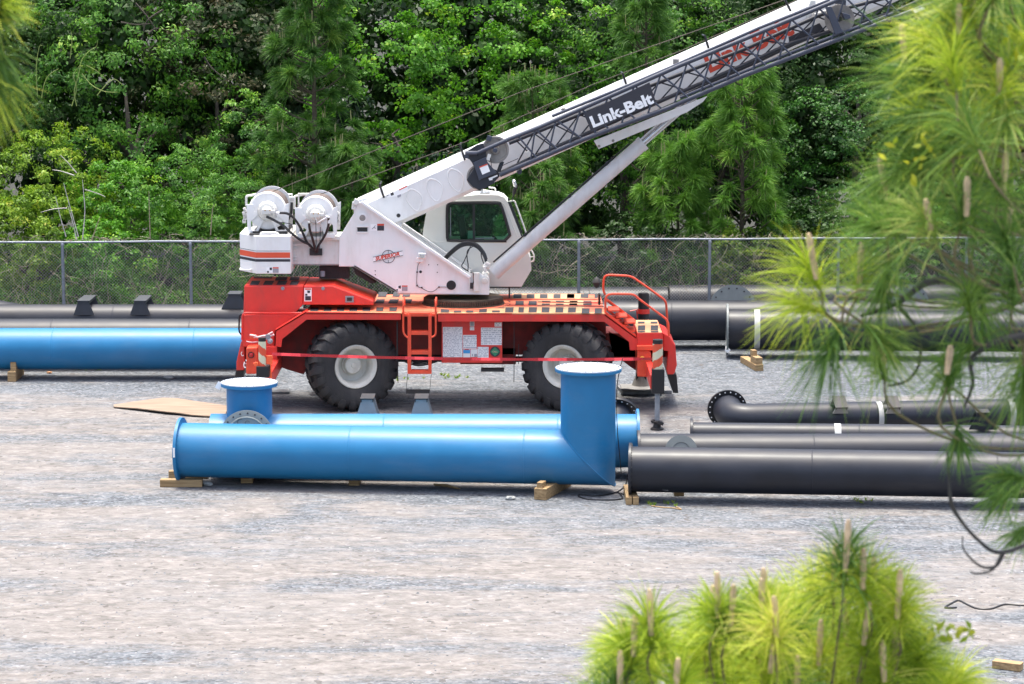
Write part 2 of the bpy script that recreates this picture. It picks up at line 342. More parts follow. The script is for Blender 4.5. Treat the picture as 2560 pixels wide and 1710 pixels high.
# ---------------- chain-link fence ----------------
FA = gp(0, 603, 2.5); FB = gp(2560, 591, 2.5)
fdir = (FB - FA).normalized()
def fpt(s, z): q = FA + fdir * s; return Vector((q.x, q.y, z))
fl = (FB - FA).length; s0 = -9.0; s1 = fl + 9.0
fence = empty('chain_link_fence', (FA.x, FA.y, 0), 'long galvanised chain-link fence overgrown with dead vines, behind the crane', 'fence')
pu = [160, 477, 800, 1125, 1448, 1778, 2104, 2430]
ps = [(at(u, 700, 62.5).x - FA.x) / fdir.x * 1.0 for u in pu]
sp = (ps[-1] - ps[0]) / 7
ps = [ps[0] - sp * 2, ps[0] - sp] + ps + [ps[-1] + sp, ps[-1] + 2 * sp]
for s in ps:
    p = MB(); p.cyl(fpt(s, 0), fpt(s, 2.40), .038, 12); p.lathe(fpt(s, 2.38), (0, 0, 1), [(0, .046), (.05, .046), (.08, .03), (.09, 0)], 12)
    for z in (.5, 1.0, 1.5, 2.0): p.lathe(fpt(s, z), (0, 0, 1), [(0, .038), (0, .044), (.02, .044), (.02, .038)], 10)
    p.build('fence_post', M['steel'], fence)
p = MB(); p.tube([fpt(s0 + (s1 - s0) * i / 40, 2.47 + .006 * math.sin(i * 1.7)) for i in range(41)], .027, 10); p.build('top_rail', M['steel'], fence)
p = MB(); hgt = 2.36; st = .075; n = int((s1 - s0) / st)
rw = .003
for i in range(-int(hgt / st), n):
    for sg in (1, -1):
        a = s0 + i * st; b = a + hgt
        a, b = (a, b) if sg > 0 else (b, a)
        A = fpt(a, .06) ; B = fpt(b, .06 + hgt); off = Vector((0, -.03 + .006 * sg, 0)); A += off; B += off
        p.tube([A, B], rw, 3, caps=False)
p.build('chain_link_mesh', M['wire'], fence, sharp=False)
# ---------------- mobile crane ----------------
YF = 53.05; YFar = 56.0; YC = 54.52
crane = empty('mobile_crane', (at(1130, 1031, 53.4).x, YC, 0), 'red and white rough-terrain crane with raised telescopic boom and folded slate lattice jib', 'crane')
def W(pts, Z, Y): return [at(*Z(p), Y) for p in pts]
def plate(name, pts, Z, Y0, Y1, m, parent=crane, bevel=.006):
    mb = MB(); mb.prism(W(pts, Z, Y0)[::-1], (0, Y1 - Y0, 0)); return mb.build(name, M[m] if isinstance(m, str) else m, parent, bevel=bevel)
def addplate(mb, pts, Z, Y0, Y1, mi=0): mb.prism(W(pts, Z, Y0)[::-1], (0, Y1 - Y0, 0), mi)
def rect(x0, y0, x1, y1): return [(x0, y0), (x1, y0), (x1, y1), (x0, y1)]
# ---- carrier: frame, deck, fenders
zd = at(1200, 783, YF).z
fr = MB()
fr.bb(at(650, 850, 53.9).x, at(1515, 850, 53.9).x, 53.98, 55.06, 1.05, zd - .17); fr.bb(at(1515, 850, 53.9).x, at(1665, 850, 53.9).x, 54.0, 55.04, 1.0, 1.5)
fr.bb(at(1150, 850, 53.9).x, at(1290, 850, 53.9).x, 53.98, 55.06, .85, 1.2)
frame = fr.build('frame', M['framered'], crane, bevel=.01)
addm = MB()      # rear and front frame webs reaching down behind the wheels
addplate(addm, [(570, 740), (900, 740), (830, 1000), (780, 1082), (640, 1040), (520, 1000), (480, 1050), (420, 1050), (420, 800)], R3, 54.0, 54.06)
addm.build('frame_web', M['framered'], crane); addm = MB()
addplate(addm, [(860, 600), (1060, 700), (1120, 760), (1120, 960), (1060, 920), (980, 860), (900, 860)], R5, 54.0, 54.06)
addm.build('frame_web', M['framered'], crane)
mc = MB(); x0, x1 = at(800, 900, 54.).x, at(1500, 900, 54.).x
mc.bb(at(985, 900, 54).x, at(1290, 900, 54).x, 54.15, 54.95, .96, 1.2)
for u in (889, 1407):
    X = at(u, 924, 53.45).x; mc.cyl((X, 53.6, .92), (X, 55.4, .92), .13, 16); mc.lathe((X, 54.1, .92), (0, 1, 0), [(0, .13), (.15, .27), (.65, .27), (.8, .13)], 20)
mc.cyl((at(905, 0, 54.5).x, 54.5, .88), (at(1400, 0, 54.5).x, 54.5, .88), .06, 10)
for k in range(5): mc.tube(smooth_path([(at(980 + 14 * k, 0, 54.1).x, 54.1 + .03 * k, 1.0), (at(1040, 0, 54.1).x, 54.12, .80 + .03 * k), (at(1110, 0, 54.1).x, 54.1, .95 + .02 * k)], 5), .016, 6)
mc.build('axles_and_hoses', M['dark'], crane)
mc = MB(); mc.tube([at(*R4((455, 720)), 54.1), at(*R4((560, 745)), 54.1), at(*R4((700, 750)), 54.1)], .02, 6); mc.tube([at(*R4((545, 832)), 54.1), at(*R4((660, 836)), 54.1)], .022, 6)
for p in ((358, 740), (405, 758), (355, 770)): c = at(*R4(p), 54.12); mc.box(c, (.04, .02, .05), rot('Y', 20))
mc.cyl(at(*R4((330, 962)), 54.2), at(*R4((408, 958)), 54.2), .025, 8); mc.build('steel_fittings', M['cylgrey'], crane)
xdl = at(*R3((800, 470)), YF).x; xdr = at(*R5((830, 445)), YF).x; xl0 = at(*R4((200, 400)), YF).x; xl1 = at(*R4((612, 400)), YF).x
dk = MB(); dk.bb(xdl, xdr, YF + .16, YFar, zd - .035, zd); deck = dk.build('deck', M['peach'], crane, bevel=.004)
fl_ = MB()
addplate(fl_, [(800, 468), (1735, 480), (1735, 548), (810, 545), (570, 737), (562, 815), (495, 806), (502, 648)], R3, YF, YF + .012)
fe = fl_.build('side_fender', M['red'], crane, bevel=.004)
fl_ = MB(); addplate(fl_, [(0, 450), (832, 449), (1112, 655), (1115, 770), (1050, 768), (1043, 695), (822, 515), (0, 512)], R5, YF, YF + .012)
xa = at(*R4((620, 380)), YF).x; xb = at(1280, 786, YF).x; fl_.bb(xa, xb + .002, YF, YF + .012, at(1200, 804, YF).z, zd)
fl_.build('side_fender', M['red'], crane, bevel=.004)
dk = MB(); dk.bb(xdl + .01, xl0, YF, YF + .16, zd - .02, zd - .003); dk.bb(xl1, xdr, YF, YF + .16, zd - .02, zd - .003)
dk.build('deck_edge_strip', M['peach2'], deck)
# sloping fender tops
sl = MB(); a = at(*R3((800, 468)), YF); b = at(*R3((502, 648)), YF); c = at(*R3((495, 806)), YF)
sl.prism([a, b, b + Vector((.02, 0, -.02)), a + Vector((.02, 0, -.02))], (0, .62, 0)); sl.prism([b, c, c + Vector((.02, 0, 0)), b + Vector((.02, 0, 0))], (0, .62, 0)); sl.build('fender_top', M['red'], crane); sl = MB()
a = at(*R5((832, 449)), YF); b = at(*R5((1112, 655)), YF); sl.prism([a, b, b + Vector((-.02, 0, -.02)), a + Vector((-.02, 0, -.02))][::-1], (0, .35, 0))
sl.build('fender_top', M['red'], crane)
# strips along the slope behind the left fender
sl = MB(); a = at(*R3((755, 460)), YF + .65); b = at(*R3((500, 640)), YF + .65); sl.prism([a, b, b + Vector((0, 0, -.25)), a + Vector((0, 0, -.25))], (0, .04, 0)); sl.build('slope_trim', M['red'], crane)
# anti-slip pads on deck
def pads(mb, Z, xs_, y0, y1, z, skew=0):
    for x0, x1 in xs_:
        q = [gp(*Z(p), z + .004) for p in ((x0 + skew, y0), (x1 + skew, y0), (x1, y1), (x0, y1))]
        mb.prism(q[::-1], (0, 0, .004))
pm = MB()
pads(pm, R3, [(845, 922), (978, 1050), (1106, 1176), (1230, 1305), (1357, 1432), (1490, 1560), (1618, 1692)], 426, 462, zd, 4)
pads(pm, R4, [(652, 750), (1095, 1185), (1395, 1490), (1548, 1610), (1665, 1760), (1815, 1905), (1975, 2065), (2120, 2210)], 316, 374, zd, 5)
pads(pm, R4, [(805, 890), (945, 1030), (1245, 1335)], 352, 374, zd, 2); pads(pm, R4, [(790, 1015), (1200, 1390)], 318, 326, zd, 2)
pads(pm, R5, [(620, 690), (735, 800)], 396, 440, zd, 3)
pads(pm, R4, [(1365, 1455), (1515, 1610), (1665, 1760)], 244, 288, zd, 3); pads(pm, R4, [(1820, 1915), (1980, 2075), (2140, 2230)], 242, 256, zd, 2); pads(pm, R4, [(1820, 1910), (1980, 2070), (2135, 2225)], 272, 288, zd, 2)
pads(pm, R5, [(515, 580), (635, 710)], 330, 340, zd); pads(pm, R5, [(515, 580), (635, 710)], 352, 366, zd)
pads(pm, R4, [(1492, 1585), (1645, 1735), (1797, 1885), (1953, 2035), (2108, 2195)], 164, 210, zd, 2); pads(pm, R5, [(490, 555), (610, 680), (735, 765)], 268, 302, zd, 2)
pads(pm, R3, [(1505, 1590), (1650, 1720), (1745, 1820)], 275, 322, zd, 14); pads(pm, R3, [(1480, 1565), (1610, 1700), (1745, 1830)], 345, 385, zd, 14)
pm.build('antislip_pad', M['blackpad'], deck, bevel=0)
# seams across the deck
sm_ = MB()
for y, xa_, xb_ in ((300, 1420, 2306), (228, 1400, 2306), (262, 1770, 2306)):
    a = gp(*R4((xa_, y)), zd + .003); b = gp(*R4((xb_, y + 4)), zd + .003); a.x = max(a.x, xdl); b.x = xdr - .03; sm_.box(((a.x + b.x) / 2, a.y, zd + .006), (b.x - a.x, .025, .012))
sm_.build('deck_seam', M['red'], deck)
# paler strips between the pads
ps_ = MB()
for (u0, u1, y0, y1, Z) in ((1100, 2306, 305, 380, R4), (1480, 2306, 158, 214, R4), (1770, 2306, 238, 290, R4)):
    q = [gp(*Z(p), zd + .0025) for p in ((u0, y0), (u1, y0), (u1, y1), (u0, y1))]; q[1].x = min(q[1].x, xdr - .05); q[2].x = min(q[2].x, xdr - .05); ps_.add(q, [(3, 2, 1, 0)])
ps_.build('pale_strip', M['peach2'], deck)
# front deck rail cables
wv = MB()
for y in (246, 298): wv.tube([gp(*R4((1770, y)), zd + .05), gp(*R5((820, 350 if y < 270 else 378)), zd + .05)], .008, 5)
wv.build('hydraulic_line', M['dark'], deck)
# ---- hood
YH = 53.5; YH1 = 54.95
hd = MB(); addplate(hd, [(198, 212), (779, 212), (772, 400), (706, 470), (498, 652), (492, 700), (188, 700), (180, 520), (190, 480)], R3, YH, YH1)
hood = hd.build('engine_hood', M['red'], crane, bevel=.02)
tb = MB()
zh = at(*R3((500, 211)), YH).z
q0 = at(*R3((200, 212)), YH); q1 = at(*R3((779, 212)), YH); tb.bb(q0.x + .012, q1.x - .002, YH + .012, YH1 - .012, zh - .002, zh + .004); tb.build('hood_top', M['red'], hood)
h2m = MB(); addplate(h2m, [(783, 214), (1066, 214), (1462, 362), (1466, 404), (772, 400)], R3, YH - .02, YH1); hood2 = h2m.build('side_hood', M['red'], crane, bevel=.02)
pm = MB(); pads(pm, R3, [(252, 335), (382, 470), (512, 600), (640, 720)], 166, 205, zh + .003, 22); pads(pm, R3, [(500, 610), (640, 730)], 128, 160, zh + .003, 14); pads(pm, R3, [(290, 470)], 128, 140, zh + .003, 6)
pm.build('antislip_pad', M['blackpad'], hood)
d_ = MB()
for (x, y, w_) in ((575, 241, 36), (970, 241, 36)): c = at(*R3((x, y)), YH - .03); d_.lathe(c, (0, 1, 0), [(-.005, 0), (-.005, .035), (.03, .04)], 12)
c = at(*R3((1230, 345)), YH - .03); d_.box(c, (.17, .02, .13)); d_.build('latch', M['steel'], hood)
d_ = MB(); d_.box(c + Vector((0, -.012, 0)), (.10, .01, .07)); d_.build('latch_recess', M['dark'], hood)
# rear lower panel with rail
lp = MB(); addplate(lp, [(182, 500), (745, 490), (500, 655), (492, 735), (490, 812), (190, 812), (176, 745)], R3, YH - .08, YH + .3); lp.build('rear_panel', M['red'], crane, bevel=.02)
rl = MB(); rl.tube(corner_path(W([(176, 745), (182, 480), (760, 480)], R3, YH - .09), .08), .02, 8); rl.build('panel_rim', M['red'], crane)
ck = MB(); addplate(ck, [(120, 1042), (122, 960), (165, 770), (186, 730), (200, 800), (205, 1000), (196, 1042)], R3, 53.6, 55.3); ck.build('rear_bumper', M['red'], crane, bevel=.015)
mf = MB(); addplate(mf, [(120, 1040), (195, 1044), (188, 1108), (105, 1108)], R3, 53.7, 55.3)
mf.build('mudflap', M['black'], crane)
mf = MB(); addplate(mf, [(1385, 985), (1466, 985), (1482, 1150), (1436, 1150)], R5, 53.6, 55.4); mf.build('mudflap', M['black'], crane)
gh = MB(); gh.tube(corner_path(W([(178, 492), (150, 500), (146, 665), (178, 700)], R3, 53.6), .08), .018, 8); gh.build('grab_handle', M['black'], crane)
# ---- outriggers
def outrigger(side):
    r = empty_part = None
Yj = 51.0
# left outrigger: box on carrier, beam to the jack, striped jack tube and black leg
ob = MB(); addplate(ob, [(218, 820), (326, 815), (330, 1078), (216, 1080)], R3, 53.0, 55.9); orl = ob.build('outrigger_box', M['redlt'], crane, bevel=.025)
ob = MB(); addplate(ob, [(412, 810), (520, 812), (522, 1000), (500, 1055), (412, 1020)], R3, 53.3, 55.9); ob.build('outrigger_bracket', M['red'], crane, bevel=.01)
def hazard(Z, x0, x1, y0, y1, Y, parent, flip, up=0.):
    a = at(*Z((x0, y0)), Y); b = at(*Z((x1, y1)), Y); cx = (a.x + b.x) / 2; r = (b.x - a.x) / 2; H_ = a.z - b.z
    mb = MB(); n = 24; rows = 30; vs = []; fs = []; mi = []
    for i in range(rows + 1):
        for k in range(n): q = 2 * math.pi * k / n; vs.append((cx + r * math.cos(q), Y + r + r * math.sin(q), b.z + H_ * i / rows))
    o_ = len(mb.v)
    for i in range(rows):
        for k in range(n):
            ph = (i / rows * H_ * 3.1 + (k / n) * (1 if flip else -1) * 1.0 + .1) % 1.0
            mb.add([vs[i * n + k], vs[i * n + (k + 1) % n], vs[(i + 1) * n + (k + 1) % n], vs[(i + 1) * n + k]], [(0, 1, 2, 3)], False, 0 if ph < .5 else 1)
    return mb.build('hazard_tube', [M['cream'], M['stripe']], parent), cx, r, a.z, b.z
def jack(Z, x0, x1, y0, yh0, y1, Y, foot=True, legx=(0, 0), legy=0, flip=True):
    lg = MB(); a = at(*Z((legx[0], y1)), Y - .02); b = at(*Z((legx[1], legy)), Y - .02); lg.bb(a.x, b.x, Y - .02, Y + .30, b.z, a.z); jk = lg.build('outrigger_leg', M['black'], crane, bevel=.01)
    hz, cx, r, zt_, zb_ = hazard(Z, x0, x1, yh0, y1, Y, jk, flip)
    c = MB(); c.cyl((cx, Y + r, zt_), (cx, Y + r, at(*Z((x0, y0)), Y).z), r * .98, 20); c.build('jack_cap', M['black'], jk)
    if foot:
        zg_ = b.z; rd = MB(); rd.cyl((cx, Y + r, zg_), (cx, Y + r, .10), .05, 14); rd.build('jack_rod', M['steel'], jk)
        ft = MB(); ft.lathe((cx, Y + r, 0), (0, 0, 1), [(.0, .13), (.03, .13), (.05, .08), (.12, .07), (.17, .11), (.19, .05)], 14); ft.box((cx + .06, Y + r - .08, .15), (.12, .1, .06), rot('Y', 20)); ft.box((cx - .08, Y + r, .17), (.08, .12, .05), rot('Y', -20)); ft.build('jack_foot', M['dark'], jk)
    return jk, cx, r
j1, cx1, rj1 = jack(R3, 332, 411, 726, 762, 1005, Yj, True, (315, 440), 1112, True)
j2, cx2, rj2 = jack(R5, 1255, 1345, 680, 715, 940, Yj, True, (1250, 1358), 1155, False)
bm_ = MB(); zb1 = at(cx1, 0, Yj)
for cx in (cx1, cx2): bm_ = MB(); bm_.bb(cx - .13, cx + .13, Yj + .25, 53.9, .78, 1.06); bm_.build('outrigger_beam', M['red'], crane, bevel=.01)
# bright tape, ribbons and cloth tied to the left outrigger
gl = MB(); addplate(gl, Q4 and [(660, 600), (790, 600), (800, 640), (790, 780), (770, 800), (780, 1105), (735, 1110), (745, 800), (660, 790)], Q4, Yj + .05, Yj + .09); addplate(gl, [(370, 770), (440, 740), (480, 760), (490, 830), (400, 835)], Q4, Yj + .03, Yj + .07)
gl.build('fluorescent_ribbon', M['glove'], j1, bevel=.006)
gl = MB()
for pts, r in ((((300, 150), (400, 170), (470, 200), (560, 180), (650, 165)), .022), (((560, 200), (660, 170), (740, 120), (800, 90)), .02), (((660, 190), (740, 175), (830, 145)), .02), (((225, 290), (330, 310), (470, 300)), .012), (((420, 150), (440, 180), (390, 215)), .014)): gl.tube(smooth_path(W(pts, Q4, 52.6), 4), r, 6)
gl.build('white_tie_ribbon', mat('pink_white_ribbon', (.72, .45, .45), .6, noise=.3, nscale=40), crane)
gl = MB(); c = at(*Q4((690, 200)), 52.5); gl.lathe(c, (0, 1, 0), [(0, 0), (0, .06), (.05, .06), (.06, 0)], 10); c = at(*Q4((740, 290)), 52.5); gl.lathe(c, (0, 1, 0), [(-.05, 0), (-.03, .05), (.05, .055), (.06, 0)], 10); gl.build('hydraulic_coupling', M['steel'], crane)
gl = MB(); addplate(gl, [(300, 150), (410, 170), (450, 190), (470, 240), (300, 250)], Q4, 52.7, 52.9); gl.build('tie_down_bracket', M['redlt'], crane, bevel=.01)
gl = MB()
for pts in (((130, 520), (115, 560), (135, 605), (165, 590)), ((215, 690), (225, 720)), ((185, 740), (170, 800), (185, 860), (215, 855)), ((180, 780), (225, 770))): gl.tube(smooth_path(W(pts, Q4, 53.0 if pts[0][0] > 180 else 53.58), 4), .012, 5)
gl.build('white_hook', M['tagw'], crane)
lm = MB(); c = at(*R3((266, 892)), 52.99); lm.lathe(c, (0, -1, 0), [(0, .05), (.02, .045), (.03, 0)], 20); t_ = lm.build('tail_light', M['redlens'], crane)
lm = MB(); lm.lathe(c, (0, -1, 0), [(0, .052), (0, .065), (.015, .065), (.015, .05)], 20); lm.build('light_bezel', M['black'], t_)
# ---- right end: outrigger box, platform, stairs, rails
ob = MB(); addplate(ob, [(1116, 768), (1215, 768), (1240, 790), (1240, 1010), (1116, 1006)], R5, 53.0, 54.8); ob.build('outrigger_box', M['redlt'], crane, bevel=.025)
lm = MB(); c = at(*R5((1161, 840)), 52.99); lm.lathe(c, (0, -1, 0), [(0, .05), (.03, .045), (.045, 0)], 20); t_ = lm.build('marker_light', M['orangeamb'], crane)
pl = MB(); addplate(pl, [(1114, 614), (1344, 612), (1348, 768), (1116, 770)], R5, 53.05, 54.85); plat = pl.build('front_platform', M['red'], crane, bevel=.012)
zpl = at(*R5((1200, 613)), 53.05).z; a = at(*R5((1116, 613)), 53.05); b = at(*R5((1342, 613)), 53.05)
pl = MB(); pl.bb(a.x + .01, b.x - .01, 53.06, 54.9, zpl - .005, zpl + .004); pl.build('platform_top', M['peach2'], plat)
pm = MB(); pads(pm, R5, [(1122, 1185), (1235, 1300)], 548, 592, zpl + .003, 2); pads(pm, R5, [(1122, 1180), (1235, 1295)], 514, 530, zpl + .003, 2); pads(pm, R5, [(1122, 1185), (1238, 1304)], 598, 608, zpl + .003, 0); pm.build('antislip_pad', M['blackpad'], plat)
pl = MB(); addplate(pl, [(1114, 730), (1240, 728), (1262, 740), (1262, 770), (1114, 770)], R5, 52.95, 53.2); pl.build('step_lip', M['redlt'], plat, bevel=.008)
bp = MB(); addplate(bp, [(1346, 612), (1400, 640), (1455, 722), (1470, 900), (1452, 965), (1440, 985), (1384, 985), (1376, 940), (1392, 780), (1346, 770)], R5, 53.25, 54.6); bp.build('front_bumper', M['red'], crane, bevel=.02)
st = MB()
for (p0, p1, w_) in (((838, 300), (1103, 500), 32), ((838, 385), (1103, 595), 24), ((855, 330), (1000, 450), 12)):
    a = p0; b = p1; addplate(st, [(a[0], a[1]), (b[0], b[1]), (b[0], b[1] + w_), (a[0], a[1] + w_)], R5, 53.75, 53.80)
addplate(st, [(838, 425), (1103, 630), (1110, 655), (832, 449)], R5, 53.1, 53.14)
for (x, y) in ((905, 400), (975, 455), (1045, 508), (905, 478), (975, 530), (1045, 580)): 
    a = at(*R5((x, y)), 53.45); st.box(a, (.22, .62, .03))
st.build('deck_stairs', M['redlt'], crane)
def rail(Y, pts, nm): 
    mb = MB(); mb.tube(corner_path(W(pts, R5, 53.1), .10), .022, 8)
    for i, v_ in enumerate(mb.v): mb.v[i] = (v_[0], v_[1] + (Y - 53.1), v_[2])
    return mb.build(nm, M['redlt'], crane)
near = [(832, 440), (832, 300), (862, 266), (1086, 268), (1128, 310), (1392, 502), (1398, 640)]
rail(53.1, near, 'handrail')
far_ = W(near, R5, 53.1); mb = MB(); mb.tube(corner_path([at(*R5(p), 55.9) for p in [(830, 275), (812, 230), (818, 118), (850, 96), (1060, 108), (1180, 190), (1372, 328), (1382, 480), (1388, 600)]], .1), .024, 8); mb.build('handrail', M['redlt'], crane)
mb = MB(); mb.cyl(at(*R5((1172, 500)), 55.6), at(*R5((1172, 262)), 55.6), .115, 20); c = at(*R5((1172, 262)), 55.6); mb.cyl(c, c + Vector((0, 0, .012)), .10, 20); ex = mb.build('far_jack_cylinder', M['black'], crane)
mb = MB(); mb.lathe(at(*R5((1172, 440)), 55.6), (0, 0, 1), [(0, .12), (0, .13), (.10, .13), (.10, .12)], 20); mb.tube(W([(1052, 420), (1110, 408), (1120, 490)], R5, 55.6), .015, 6); mb.build('jack_collar', M['red'], ex)
mb = MB(); mb.cyl(at(*R5((778, 365)), 53.9), at(*R5((778, 262)), 53.9), .022, 8)
for k in range(6): c = at(*R5((778, 355 - 16 * k)), 53.9); mb.lathe(c, (0, 0, 1), [(0, .02), (.01, .045), (.02, .02)], 10)
mb.build('deck_valve_post', M['dark'], crane)
mb = MB(); mb.lathe(at(*R5((755, 165)), 56.2), (0, 0, 1), [(-.12, 0), (-.1, .05), (.0, .1), (.08, .07), (.13, 0)], 10); mb.cyl(at(*R5((752, 215)), 56.2), at(*R5((755, 165)), 56.2), .015, 6); mb.build('dark_mirror_post', M['dark'], crane)
# far outrigger float on the right
mb = MB(); c = at(*R5((1150, 1085)), 55.3); mb.lathe((c.x, 55.35, .14), (0, 0, 1), [(0, .42), (.02, .42), (.05, .20), (.30, .10), (.38, .09), (.38, 0)], 20); mb.box((c.x, 55.35, .15), (.86, .6, .03)); flo = mb.build('outrigger_float', M['bracket'], crane)
mb = MB(); mb.prism([at(*R5(p), 55.2) for p in ((1150, 1085), (1165, 1040), (1180, 1085))][::-1], (0, .02, 0)); mb.box((c.x, 55.35, .72), (.22, .22, .9)); mb.build('float_socket', M['black'], flo)
# ---- ladder, hanging step, papers
ld = MB()
for (x0, x1) in ((271, 312), (511, 548)): addplate(ld, rect(x0, 404, x1, 1083), R4, 52.98, 53.10)
lad = ld.build('ladder_rail', M['redlt'], crane, bevel=.004)
for (y0, y1) in ((590, 634), (815, 860), (1045, 1084), (378, 408)):
    ld = MB(); addplate(ld, rect(290, y0, 530, y1), R4, 52.99, 53.20); ld.build('ladder_rung', M['redlt'], lad, bevel=.006)
lt = MB()
lt.bb(xl0 + .03, xl1 - .03, 53.0, 53.35, zd - .06, zd - .01)
for k in range(13): x = xl0 + .12 + (xl1 - xl0 - .24) * k / 12; lt.bb(x - .012, x + .012, 53.02, 53.33, zd - .01, zd + .004)
lt.build('ladder_top_step', M['redlt'], lad)
gr = MB()
for pts in (((222, 300), (222, 596), (240, 640), (275, 664)), ((595, 300), (598, 600), (590, 640), (550, 660))): gr.tube(corner_path(W(pts, R4, 52.95), .05), .02, 8)
for x in (224, 596): a = at(*R4((x, 300)), 52.95); gr.tube(corner_path([a, a + Vector((0, .02, .12)), a + Vector((0, .45, .12)), a + Vector((0, .5, -.05))], .06), .02, 8)
gr.build('ladder_handle', M['redlt'], crane)
hs_ = MB(); hs_.tube(W([(272, 1083), (255, 1275)], R4, 53.05), .006, 4); hs_.tube(W([(545, 1083), (528, 1275)], R4, 53.05), .006, 4); addplate(hs_, rect(255, 1276, 524, 1310), R4, 52.98, 53.15); hs_.build('hanging_step', M['dark'], crane)
hs_ = MB(); hs_.tube(W([(1362, 930), (1362, 1028)], R4, 53.4), .005, 4); hs_.tube(W([(1385, 930), (1385, 1028)], R4, 53.4), .005, 4); addplate(hs_, rect(1118, 1026, 1385, 1058), R4, 53.3, 53.5); hs_.build('hanging_step', M['black'], crane)
for (x, y0, y1, xe, Yr) in ((153, 480, 1185, 162, 53.2), (1500, 480, 1180, 1498, 53.3), (1553, 740, 970, 1550, 53.5)):
    q = MB(); q.tube(W([(x, y0), (x, y0 + .6 * (y1 - y0)), (xe, y1)], R4, Yr), [.017, .017, .009] if x < 200 else .008, 6); q.build('hanging_rod', M['dark'], crane)
pb = MB(); addplate(pb, rect(664, 478, 1364, 956), R4, 53.35, 53.95); board = pb.build('tool_box', M['red'], crane, bevel=.01)
def sheet(x0, y0, x1, y1, m, Z=R4, Y=53.35, parent=None, name='notice_sheet', off=.006):
    q = MB(); addplate(q, rect(x0, y0, x1, y1), Z, Y - off, Y - off + .004); return q.build(name, M[m], parent or board)
sheet(678, 542, 905, 890, 'print2'); sheet(912, 634, 1068, 792, 'print'); sheet(1118, 549, 1358, 750, 'print'); sheet(1078, 771, 1206, 898, 'print2'); sheet(1275, 490, 1358, 537, 'print')
sheet(990, 475, 1041, 535, 'paper'); sheet(990, 540, 1041, 580, 'print'); sheet(995, 480, 1036, 530, 'ink', off=.009)
s_ = sheet(912, 800, 995, 892, 'paper', name='blue_notice'); sheet(914, 806, 993, 846, 'bluedec', parent=s_, name='blue_band', off=.010); sheet(930, 798, 978, 806, 'letred', parent=s_, name='red_band', off=.010)
s_ = sheet(1000, 798, 1075, 888, 'paper', name='small_notice'); sheet(1014, 852, 1024, 880, 'ink', parent=s_, name='print_mark', off=.01); sheet(1040, 852, 1072, 886, 'ink', parent=s_, name='print_mark', off=.01)
q = MB(); c = at(*R4((1280, 826)), 53.342); rr = 60 / 4.612 / F * 53.3 * 1.0; q.lathe(c, (0, -1, 0), [(0, rr), (.004, rr), (.004, 0)], 32); dec = q.build('round_decal', M['blacklt'], board)
q = MB(); q.prism([c + Vector((x, -.008, z)) for x, z in ((-rr * .9, 0), (0, rr * .9), (rr * .9, 0), (0, -rr * .9))], (0, -.002, 0)); q.build('decal_diamond', M['green'], dec)
q = MB(); h_ = rr * .30; w_ = text_mesh(q, 'CALL', (0, 0, 0), (1, 0, 0), (0, 0, 1), h_, .012); q = MB(); text_mesh(q, 'CALL', c + Vector((-w_ / 2, -.013, -h_ * .45)), (1, 0, 0), (0, 0, 1), h_, .012); q.build('decal_lettering', mat('pale_orange_lettering', (.75, .5, .35), .5), dec)
